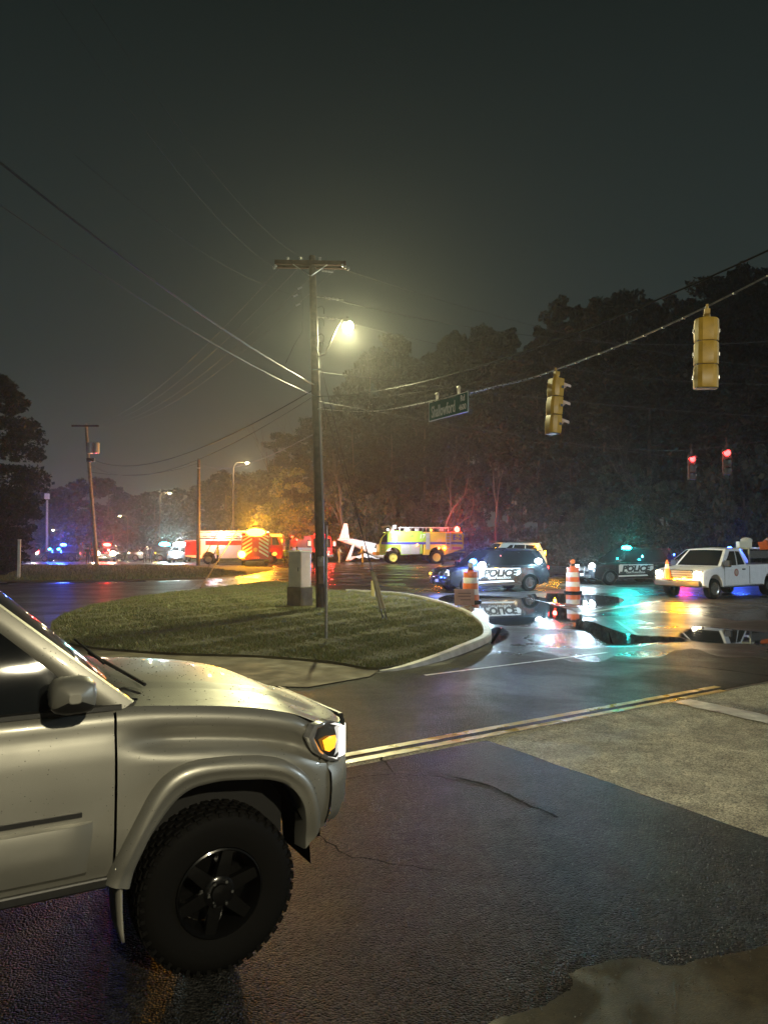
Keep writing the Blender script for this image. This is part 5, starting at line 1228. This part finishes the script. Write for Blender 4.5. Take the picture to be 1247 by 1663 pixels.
# --- crashed light aircraft
M_air = mat('aircraft_white', (.62, .66, .70), .35, noise=(3, .12), coat=.3)
pl = thing('crashed_airplane', 'crumpled white light airplane, tail fin up, nose against the airport fire truck', 'airplane', at(575, 913, 86) * 1, 0); pl.location.z = 0
def hull(pts, nm):
    rows = []
    for (x, y, z, ry, rz) in pts: rows.append([Vector((x, y + math.cos(2 * math.pi * k / 14) * ry, z + math.sin(2 * math.pi * k / 14) * rz)) for k in range(14)])
    b = MB(); b.grid(rows, close=True); b.poly(rows[0][::-1]); b.poly(rows[-1]); return b.build(nm, M_air, pl, smooth=True, angle=50)
hull([(-1.7, 0, 2.55, .12, .16), (-1.3, 0, 2.5, .2, .26), (0, 0, 2.2, .32, .42), (1.3, 0, 1.75, .50, .62), (2.4, 0, 1.35, .62, .8), (3.5, 0, 1.1, .6, .75), (4.3, 0, .85, .45, .5)], 'fuselage')
b = MB(); F_ = [(-1.75, 2.5), (-.45, 2.45), (-.62, 3.2), (-.75, 4.35), (-1.15, 4.40), (-1.45, 3.4)]; b.prism([(x, -.06, z) for x, z in F_], (0, .12, 0)); b.build('tail_fin', M_air, pl, bevel=.02)
b = MB(); b.prism([(-1.8, -1.7, 2.45), (-1.25, -1.7, 2.40), (-.75, -.1, 2.45), (-.75, .1, 2.45), (-1.25, 1.7, 2.5), (-1.8, 1.7, 2.55), (-1.9, 0, 2.55)], (0, 0, .09)); b.build('tailplane', M_air, pl, bevel=.02)
MB().prism([(-.9, -.9, .15), (-.2, -.9, 1.9), (.1, -.85, 2.0), (-.45, -.9, .1)], (0, .1, 0)).build('broken_elevator', M_air, pl)
b = MB(); rows = []; random.seed(4)
for i in range(9): rows.append([Vector((-.7 + 3.6 * i / 8, -1.4 - .6 * math.sin(i) * .3 + .5 * k, .15 + .8 * math.exp(-((i - 4) / 3) ** 2) * (1 - abs(k - 1.5) / 2.2) + random.uniform(0, .28))) for k in range(4)])
b.grid(rows); b.build('crumpled_wing', M_air, pl)
MB().prism([(3.1, -.75, 1.0), (4.4, -1.0, 3.0), (4.7, -.95, 2.9), (3.9, -.75, .8)], (0, .14, 0)).build('broken_wing', M_air, pl)
MB().poly([(2.3, -.645, 1.55), (3.3, -.62, 1.35), (3.2, -.54, 1.75), (2.4, -.52, 1.95)]).build('side_window', GLASS, pl)
MB().cyl((-1.55, 0, 2.75), (-1.55, 0, 2.95), .05, .04, 8).build('antenna', STEEL, pl)

# --- distant cars at left
GD = 'vehicles on the road at far left'
def far(px, Y, rz, paint, label, name='police_car', cat='police car', **k):
    p = at(px, 900, Y); return suv(label, (p.x, Y, 0), rz, paint, GD, decal=False, name=name, cat=cat, **k)
f1 = far(100, 88, R(182), M_pblack, 'police car glowing blue at far left below the transformer pole')
for x, y in ((.9, -1.03), (-.1, -1.03)): lamp(f1, (x, -y, 1.45), 'cyan', (.34, .1, .2), 260, 'window_light', (0, .4, .1), lightcol=(.03, .1, 1))
lamp(f1, (-.3, .2, 1.95), 'blue', (.5, 1.6, .34), 4000, 'roof_beacon', (0, .5, .7), es=30, lightcol=(.03, .08, 1)); lamp(f1, (2.4, .8, .95), 'white', (.3, .3, .25), 260, 'headlight_bulb', (.3, .5, .1)); lamp(f1, (2.2, .9, 1.2), 'red', (.2, .1, .2), 60, 'marker', (.2, .4, 0))
f2 = far(182, 90, R(-88), M_pblack, 'dark car facing the camera with red beacon and bright headlights', name='car', cat='car')
for y in (-.72, .72): lamp(f2, (2.45, y * 1.25, .95), 'warm', (.25, .7, .55), 700, 'headlight_bulb', (.8, 0, .1))
lamp(f2, (.2, -.5, 1.95), 'red', (.4, 1.0, .4), 4000, 'roof_beacon', (.4, 0, .6), es=40); lamp(f2, (2.3, -1.2, 1.3), 'orange', (.2, .5, .3), 60, 'marker', (.5, 0, 0))
f3 = far(245, 92, R(176), M_pblack, 'dark unlit car left of the white-lit emergency vehicles', name='car', cat='car')
lamp(f3, (.2, .85, 1.7), 'warm', (.4, .06, .05), 20, 'roof_glint', (0, .4, .1), es=5); lamp(f3, (2.3, .9, .95), 'warm', (.2, .1, .15), 40, 'marker', (0, .4, 0))
f4 = far(268, 94, R(-80), M_psilv, 'emergency car with teal beacon beside the ladder truck')
lamp(f4, (0, 0, 1.98), 'cyan', (.4, 1.4, .55), 2500, 'roof_beacon', (.4, 0, .7), es=40, lightcol=(.5, .95, .9)); lamp(f4, (2.45, .6, 1.0), 'warm', (.2, .6, .5), 300, 'headlight_bulb', (.5, 0, 0)); lamp(f4, (2.45, -.8, 1.0), 'amber', (.2, .5, .5), 220, 'marker', (.5, 0, 0))
f5 = far(292, 86, R(-84), M_psilv, 'emergency car with white beacon close to the red rear of the ladder truck')
lamp(f5, (0, 0, 1.98), 'white', (.4, 1.5, .6), 2500, 'roof_beacon', (.4, 0, .7), es=40, lightcol=(.8, 1, 1)); lamp(f5, (2.45, .0, 1.05), 'white', (.2, 1.6, .4), 400, 'headlight_bulb', (.5, 0, .1)); lamp(f5, (.2, .9, 1.9), 'red', (.2, .4, .3), 200, 'marker', (.4, .2, .2))

# ================================================================== people
M_skin = mat('skin', (.36, .22, .16), .5); M_dk = mat('dark_uniform', (.012, .012, .016), .7); M_hv = mat('hi_vis_jacket', (.50, .62, .06), .6, noise=(9, .2)); M_tan = mat('tan_turnout_gear', (.46, .38, .24), .7, noise=(8, .2)); M_grey = mat('grey_jacket', (.16, .16, .17), .7); M_orv = mat('orange_vest', (.65, .12, .05), .6)
M_hair = mat('dark_hair', (.02, .015, .01), .6); M_band = mat('reflective_band', (.6, .6, .55), .3)
def person(loc, rz, label, top, low, hat, arms=0, lean=0.0, hgt=1.78, group=None, step=.0):
    s = hgt / 1.78
    J = dict(pel=(0, 0, .98), wst=(0, 0, 1.12), cst=(.01 + lean * .5, 0, 1.36), nck=(.01 + lean, 0, 1.50), hd0=(.02 + lean, 0, 1.60), hd1=(.03 + lean, 0, 1.72))
    for sg, q in ((1, 'l'), (-1, 'r')):
        J['hip' + q] = (0, sg * .10, .93); J['kn' + q] = (.03 + step * sg * .5, sg * .11, .51); J['an' + q] = (-.02 + step * sg, sg * .12, .09); J['to' + q] = (.14 + step * sg, sg * .13, .045)
        J['sh' + q] = (lean * .8, sg * .20, 1.43); bend = .28 if arms else .06
        J['el' + q] = (lean + bend * .4, sg * .27, 1.16); J['wr' + q] = (lean + bend + .05, sg * (.16 if arms else .27), 1.10 if arms else .93); J['ha' + q] = (lean + bend + .10, sg * (.12 if arms else .26), 1.09 if arms else .83)
    rad = dict(pel=(.16, .13), wst=(.16, .12), cst=(.19, .13), nck=(.062, .062), hd0=(.078, .09), hd1=(.075, .09))
    for q in 'lr': rad.update({'hip' + q: (.10, .10), 'kn' + q: (.072, .072), 'an' + q: (.052, .05), 'to' + q: (.045, .035), 'sh' + q: (.075, .075), 'el' + q: (.055, .055), 'wr' + q: (.042, .042), 'ha' + q: (.038, .048)})
    E_ = [('pel', 'wst'), ('wst', 'cst'), ('cst', 'nck'), ('nck', 'hd0'), ('hd0', 'hd1')]
    for q in 'lr': E_ += [('pel', 'hip' + q), ('hip' + q, 'kn' + q), ('kn' + q, 'an' + q), ('an' + q, 'to' + q), ('cst', 'sh' + q), ('sh' + q, 'el' + q), ('el' + q, 'wr' + q), ('wr' + q, 'ha' + q)]
    K = list(J); me = bpy.data.meshes.new('person'); me.from_pydata([Vector(J[k]) * s for k in K], [(K.index(a), K.index(c)) for a, c in E_], [])
    o = bpy.data.objects.new('person_tmp', me); COL.objects.link(o); o.modifiers.new('skin', 'SKIN'); o.modifiers.new('sub', 'SUBSURF').levels = 1; o.modifiers['sub'].render_levels = 1
    sv = me.skin_vertices[0].data if me.skin_vertices else None
    if sv is None:
        bm = bmesh.new(); bm.from_mesh(me); bm.verts.layers.skin.verify(); bm.to_mesh(me); bm.free(); sv = me.skin_vertices[0].data
    for i, k in enumerate(K): sv[i].radius = [q * s for q in rad[k]]; sv[i].use_root = (k == 'pel')
    dg = bpy.context.evaluated_depsgraph_get(); m2 = bpy.data.meshes.new_from_object(o.evaluated_get(dg)); bpy.data.objects.remove(o)
    m2.materials.clear()
    for q in (top, low, M_skin, BLACK): m2.materials.append(q)
    for p in m2.polygons:
        z = p.center.z / s; a = abs(p.center.y) / s
        p.material_index = 3 if z < .10 else (2 if z > 1.50 or (a > .10 and ((not arms and z < .92 and a > .20) or (arms and p.center.x / s > lean + .38))) else (0 if z > .92 else 1)); p.use_smooth = True
    t = bpy.data.objects.new('person', m2); COL.objects.link(t); t.location = loc; t.rotation_euler = (0, 0, rz); tag(t, label, 'person', group)
    hx, hz = (.02 + lean) * s, 1.70 * s
    if hat: b = MB(); b.ball((hx, 0, hz + .03), .115 * s, 12, (1.1, 1, .85)); b.lathe([(.15 * s, 0), (.10 * s, .03)], (hx, 0, hz + .02), (0, 0, 1), 14); b.build('helmet', hat, t, smooth=True)
    else: b = MB(); b.ball((hx - .012, 0, hz + .015), .098 * s, 12, (1.05, .95, 1)); b.build('hair', M_hair, t, smooth=True)
    for sg in (-1, 1): MB().ball((hx + .085 * s, sg * .03 * s, 1.665 * s), .011 * s, 6).build('eye', M_hair, t)
    b = MB(); b.ball((hx + .095 * s, 0, 1.635 * s), .018 * s, 6, (1, .7, 1.4)); b.build('nose', M_skin, t, smooth=True)
    if top in (M_hv, M_tan, M_orv):
        for z in (1.10, 1.27): b = MB(); b.lathe([(.19 * s, -.025), (.20 * s, 0), (.19 * s, .025)], (lean * .4, 0, z * s), (0, 0, 1), 16, cap=False); q = b.build('reflective_band', M_band, t, smooth=True); q.scale = (.78, 1.02, 1)
    # fingers
    for sg in (-1, 1):
        b = MB(); w0 = Vector(J['ha' + ('l' if sg > 0 else 'r')]) * s; d = (w0 - Vector(J['wr' + ('l' if sg > 0 else 'r')]) * s).normalized()
        for k in range(4): p0 = w0 + Vector((0, (k - 1.5) * .020 * s, 0)) if arms else w0 + Vector(((k - 1.5) * .020 * s, 0, 0)); b.tube([p0, p0 + d * (.05 + .012 * (k in (1, 2))) * s, p0 + d * .075 * s + Vector((.02, -sg * .012, 0)) * s], .009 * s, 5)
        p0 = w0 - d * .03; b.tube([p0, p0 + Vector((.045, -sg * .02, -.02)) * s, p0 + Vector((.06, -sg * .02, -.045)) * s], .010 * s, 5)
        b.build('hand', M_skin, t, smooth=True)
    return t
HB = mat('helmet_black', (.02, .02, .02), .3, coat=.5); HY = mat('helmet_yellow', (.5, .42, .05), .3, coat=.5); HWt = mat('helmet_white', (.6, .6, .6), .3, coat=.5)
GPp = 'responders'
def pg(px, Y): p = at(px, 900, Y); return (p.x, Y, 0)
person(pg(464, 70), R(60), 'person in yellow hi-vis jacket, left of the pair left of the cabinet', M_hv, M_dk, None, 0, group=GPp)
person(pg(473, 71), R(90), 'person in grey jacket standing between the two in yellow jackets', M_grey, M_dk, None, 0, group=GPp)
person(pg(482, 69), R(120), 'person in yellow hi-vis jacket, right of the pair beside the cabinet', M_hv, M_dk, None, 1, group=GPp)
person(pg(513, 50), R(80), 'person in dark uniform seen from behind between cabinet and pole', M_dk, M_dk, None, 1, hgt=1.82, group=GPp)
person(pg(551, 80), R(-20), 'firefighter in tan gear below the airplane tail fin', M_tan, M_tan, HB, 1, group=GPp)
person(pg(589, 79), R(200), 'firefighter in tan gear in front of the airplane fuselage', M_tan, M_tan, HY, 1, .06, group=GPp)
person(pg(354, 74), R(180), 'firefighter in yellow jacket beside the ladder truck wheel', M_hv, M_dk, HB, 1, group=GPp)
person(pg(143, 75), R(-60), 'person in dark uniform at the foot of the transformer pole', M_dk, M_dk, None, 0, hgt=1.82, group=GPp)
person(pg(150, 76), R(-120), 'person in orange vest at the foot of the transformer pole', M_orv, M_dk, None, 0, group=GPp)
person(pg(236, 82), R(-90), 'left of two dark figures in front of the unlit car', M_grey, M_dk, HB, 0, group=GPp)
person(pg(245, 82.5), R(-60), 'right of two dark figures in front of the unlit car', M_dk, M_dk, None, 0, group=GPp)
# debris on the wet road by the crash
random.seed(8)
M_deb = mat('debris_pale', (.5, .5, .48), .5)
# ================================================================== trees
M_bark = mat('tree_bark', (.085, .070, .055), .85, noise=(4, .35), bump=(10, .5, .05)); M_pale = mat('pale_bark', (.085, .075, .062), .85, noise=(5, .3))
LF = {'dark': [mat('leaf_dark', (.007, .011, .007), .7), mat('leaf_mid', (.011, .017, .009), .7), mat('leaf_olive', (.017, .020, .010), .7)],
      'bush': [mat('leaf_bush', (.055, .065, .04), .55), mat('leaf_bush_dark', (.03, .04, .024), .55), mat('leaf_bush_pale', (.09, .09, .06), .55)],
      'lit': [mat('leaf_lit_yellow', (.17, .15, .035), .5), mat('leaf_lit_green', (.10, .12, .03), .5), mat('leaf_lit_dark', (.06, .065, .02), .5)]}
def crown_mesh(name, kind, seed, h, cr, zb, nclump, per, leaf, shape='oval', hole=.25):
    rng = np.random.default_rng(seed); C = []; S = []
    while len(C) < nclump:
        u = rng.uniform(0, 1); th = rng.uniform(0, 2 * np.pi)
        if shape == 'oval': prof = np.sin(np.pi * (.10 + .86 * u)) ** .7
        elif shape == 'pine': prof = (.35 + .75 * np.sin(np.pi * min(1, .2 + u * .75))) * (.7 + .5 * np.sin(u * 17 + seed))
        elif shape == 'cone': prof = (1 - u) ** .7 * .95 + .06
        else: prof = np.sqrt(max(0, 1 - u * u)) * .95 + .05
        lob = 1 + .30 * np.sin(3 * th + seed) * np.cos(6 * u + seed) + .15 * np.sin(5 * th - seed * 2)
        r = cr * prof * lob * np.sqrt(rng.uniform(hole, 1)); C.append((np.cos(th) * r, np.sin(th) * r, zb + (h - zb) * u)); S.append(rng.uniform(.3, 1.0) * cr * .23 * (.6 + .5 * prof))
    C = np.array(C); S = np.array(S); n = nclump * per
    ci = np.repeat(np.arange(nclump), per); d = rng.normal(0, 1, (n, 3)); d /= np.linalg.norm(d, axis=1)[:, None]
    p = C[ci] + d * (S[ci] * rng.uniform(.2, 1.15, n) ** .5)[:, None] * np.array([1.15, 1.15, .75])
    a = rng.normal(0, 1, (n, 3)); a /= np.linalg.norm(a, axis=1)[:, None]; t = rng.normal(0, 1, (n, 3)); t -= a * (t * a).sum(1)[:, None]; t /= np.linalg.norm(t, axis=1)[:, None]
    L = (leaf * rng.uniform(.5, 1.3, n))[:, None]; Wd = L * rng.uniform(.35, .7, n)[:, None]
    v = np.empty((n, 4, 3)); v[:, 0] = p - a * L * .5; v[:, 1] = p + t * Wd * .5; v[:, 2] = p + a * L * .5; v[:, 3] = p - t * Wd * .5
    me = bpy.data.meshes.new(name); me.vertices.add(n * 4); me.vertices.foreach_set('co', v.ravel()); me.loops.add(n * 4); me.loops.foreach_set('vertex_index', np.arange(n * 4)); me.polygons.add(n)
    me.polygons.foreach_set('loop_start', np.arange(0, n * 4, 4)); me.polygons.foreach_set('loop_total', np.full(n, 4))
    for m in LF[kind]: me.materials.append(m)
    me.polygons.foreach_set('material_index', (ci + rng.integers(0, 2, n)) % len(LF[kind])); me.update(calc_edges=True)
    return me, C
def trunk_mesh(name, seed, h, r, C, m=M_bark, nl=14):
    rng = random.Random(seed); b = MB(); pts = [Vector((0, 0, -.1))]; x = y = 0
    for k in range(1, 9): x += rng.uniform(-.12, .12) * h / 20; y += rng.uniform(-.12, .12) * h / 20; pts.append(Vector((x, y, h * .94 * k / 8)))
    b.tube(pts, [r * (1.25 if k == 0 else 1 - .88 * k / 8) for k in range(9)], 8)
    for c in rng.sample(list(range(len(C))), min(nl, len(C))):
        c = Vector(C[c]); z0 = max(h * .15, c.z - (Vector((c.x, c.y, 0)).length) * .55); k = min(7, int(z0 / (h * .94) * 8)); o = pts[k].lerp(pts[k + 1], max(0, min(1, z0 / (h * .94) * 8 - k)))
        mid = o.lerp(c, .5) + Vector((rng.uniform(-.3, .3), rng.uniform(-.3, .3), -.2)); rr = r * .32 * (1 - z0 / h * .7); b.tube([o, mid, c], [rr, rr * .6, rr * .2], 5)
    me = b.build(name, m, None, smooth=True, fix=False); d = me.data; bpy.data.objects.remove(me); return d
PROT = []
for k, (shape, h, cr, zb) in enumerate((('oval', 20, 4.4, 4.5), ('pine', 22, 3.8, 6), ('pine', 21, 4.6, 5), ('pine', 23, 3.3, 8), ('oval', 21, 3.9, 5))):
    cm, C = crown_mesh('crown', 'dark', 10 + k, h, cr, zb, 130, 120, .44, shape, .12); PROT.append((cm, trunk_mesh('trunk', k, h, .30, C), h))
def tree(loc, pr, hgt, rz, label, group, wide=1.0, name='tree', cat='tree'):
    t = thing(name, label, cat, loc, rz, group); s = hgt / pr[2]; t.scale = (s * wide, s * wide, s)
    for nm, me in (('crown', pr[0]), ('trunk', pr[1])):
        o = bpy.data.objects.new(nm, me); COL.objects.link(o); o.parent = t
    return t
TOPS = [(425, 770), (450, 715), (480, 690), (510, 655), (540, 622), (565, 600), (600, 580), (650, 556), (690, 545), (730, 530), (775, 524), (820, 516), (870, 520), (930, 488), (970, 500), (1000, 487), (1040, 482), (1090, 500), (1130, 470), (1170, 452), (1210, 462), (1250, 450), (1300, 440), (1350, 450)]
def topy(x):
    for (a, c), (d, e_) in zip(TOPS, TOPS[1:]):
        if x <= d: return c + (e_ - c) * (x - a) / (d - a)
    return 450
YE = [(430, 97), (700, 93), (770, 89), (850, 78), (950, 66), (1050, 60), (1420, 54)]
def yedge(x):
    for (a, c), (d, e_) in zip(YE, YE[1:]):
        if x <= d: return c + (e_ - c) * (x - a) / (d - a)
    return 54
def zone(x):
    return ('dark tall tree in the woods behind the red fire engine and the pole' if x < 560 else 'dark tall tree in the woods behind the airport fire truck' if x < 770 else 'dark tall tree in the woods behind the left black police car' if x < 930 else 'dark tall tree in the woods behind the right police cars' if x < 1110 else 'dark tall tree in the woods at the right edge behind the signals')
random.seed(21)
k = 0
for row, (off, st, frac) in enumerate(((0, 34, 1.0), (9, 46, .99), (-6, 60, .80))):
    x = 428 + row * 14
    while x < 1420:
        Y = yedge(x) + 9 + off + random.uniform(-3, 3)
        zt_ = at(x, topy(min(x, 1349)), Y).z * frac * random.uniform(.84, 1.05)
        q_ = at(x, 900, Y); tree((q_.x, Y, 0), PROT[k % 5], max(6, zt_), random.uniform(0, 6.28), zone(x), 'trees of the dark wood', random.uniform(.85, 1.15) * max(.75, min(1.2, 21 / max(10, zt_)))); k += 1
        x += st * random.uniform(.8, 1.25)
# under-storey shrubs along the wood edge
sb = [crown_mesh('foliage', 'bush', 40 + j, 5, 2.6, .2, 60, 110, .34, 'dome') for j in range(3)]; sbt = [trunk_mesh('stem', 50 + j, 5, .12, sb[j][1]) for j in range(3)]
x = 455
while x < 1400:
    Y = yedge(x) + random.uniform(-1, 2.5); q_ = at(x, 900, Y); j = k % 3; k += 1
    t = thing('shrub', ('grey-green shrub below the trees near the airplane' if x < 700 else 'grey-green shrub at the foot of the woods behind the police cars' if x < 1050 else 'grey-green shrub at the foot of the woods behind the white pickup'), 'shrub', (q_.x, Y, 0), random.uniform(0, 6), 'shrubs at the foot of the woods'); s = random.uniform(.7, 1.5); t.scale = (s, s, s * random.uniform(.8, 1.5))
    for nm, me in (('foliage', sb[j][0]), ('stem', sbt[j])): o = bpy.data.objects.new(nm, me); COL.objects.link(o); o.parent = t
    x += random.uniform(24, 44)
# low distant tree line at left
fm = [crown_mesh('crown', 'dark', 60 + j, 14, 5.0, 1.5, 70, 90, .8, 'oval') for j in range(3)]; fmt = [trunk_mesh('trunk', 70 + j, 14, .3, fm[j][1]) for j in range(3)]
x = -90
while x < 470:
    Y = 165 + random.uniform(-12, 12); ty = 805 if x < 130 else (790 if x < 200 else 800 if x < 330 else 775); q_ = at(x, ty + random.uniform(-12, 10), Y); j = k % 3; k += 1
    tree((q_.x, Y, 0), (fm[j][0], fmt[j], 14), q_.z, random.uniform(0, 6), 'low dark tree in the distant line behind the transformer pole' if x < 230 else 'low dark tree in the distant line behind the ladder truck', 'distant tree line', 1.25); x += random.uniform(18, 30)
# dark evergreen at the left edge
cm, C = crown_mesh('crown', 'dark', 90, 12.5, 2.5, .3, 340, 120, .26, 'oval', .2); tm = trunk_mesh('trunk', 91, 12.5, .25, C)
q_ = at(-14, 900, 47); tree((q_.x, 47, 0), (cm, tm, 12.5), at(0, 612, 47).z, 1.0, 'tall dark conical evergreen at the left edge', None, 1.15)
q_ = at(-110, 900, 52); tree((q_.x, 52, 0), (cm, tm, 12.5), 11, 3.0, 'second dark evergreen just outside the left edge', None, 1.2)
# yellow-leaved tree by the fire trucks, lamp light put into its leaf colours
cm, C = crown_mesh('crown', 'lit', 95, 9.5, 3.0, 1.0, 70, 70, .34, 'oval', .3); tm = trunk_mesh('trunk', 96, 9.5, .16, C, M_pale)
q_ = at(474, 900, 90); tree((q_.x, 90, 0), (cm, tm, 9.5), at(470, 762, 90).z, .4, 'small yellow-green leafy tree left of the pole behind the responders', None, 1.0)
# bare pale trees
def bare(px, py, Y, label, seed, r=.22, m=M_pale):
    rng = random.Random(seed); p = at(px, py, Y); h = p.z; b = MB(); base = Vector((0, 0, 0))
    def br(o, d, L, r, lv):
        P = [o]; 
        for _ in range(4): d = (d + Vector((rng.uniform(-.22, .22), rng.uniform(-.22, .22), rng.uniform(-.02, .14)))).normalized(); P.append(P[-1] + d * L / 4)
        b.tube(P, [r, r * .86, r * .72, r * .58, r * .42], 6 if lv < 2 else 4)
        if lv < 4:
            for _ in range(3 if lv < 3 else 2): br(P[rng.choice((2, 3, 4))], (d + Vector((rng.uniform(-.9, .9), rng.uniform(-.9, .9), rng.uniform(.0, .5)))).normalized(), L * rng.uniform(.5, .75), r * .45, lv + 1)
    br(base, Vector((0, 0, 1)), h * .5, r, 0); t = thing('bare_tree', label, 'tree', (p.x, Y, 0), 0, 'bare trees'); b.build('trunk', m, t, smooth=True, fix=False)
bare(567, 705, 90, 'pale bare tree with branching limbs above the airplane tail', 1, .34)
bare(800, 700, 80, 'faint bare trunk among the dark trees right of the airport truck', 2, .2)
bare(938, 668, 68, 'small pale bare tree below the sideways traffic signal', 5, .13)
bare(1078, 650, 62, 'pale slender trunk left of the red-lit signals', 7, .16)
bare(715, 740, 84, 'pale forked trunk behind the airport fire truck', 9, .22)
bare(452, 650, 104, 'thin bare treetop against the sky left of the main pole', 12, .25, M_bark)
# ================================================================== haze
hz = MB().box((0, 115, 19.5), (600, 390, 41)).build('haze', None)
hz.data.materials.clear(); hm_ = bpy.data.materials.new('night_haze'); hm_.use_nodes = True; n_ = hm_.node_tree; n_.nodes.clear()
oo = n_.nodes.new('ShaderNodeOutputMaterial'); pv = n_.nodes.new('ShaderNodeVolumePrincipled'); pv.inputs['Density'].default_value = .00085; pv.inputs['Color'].default_value = (.92, .93, .92, 1); pv.inputs['Anisotropy'].default_value = .8
n_.links.new(pv.outputs[0], oo.inputs['Volume']); hz.data.materials.append(hm_); tag(hz, 'thin drizzle haze over the whole junction', 'haze', kind='stuff')
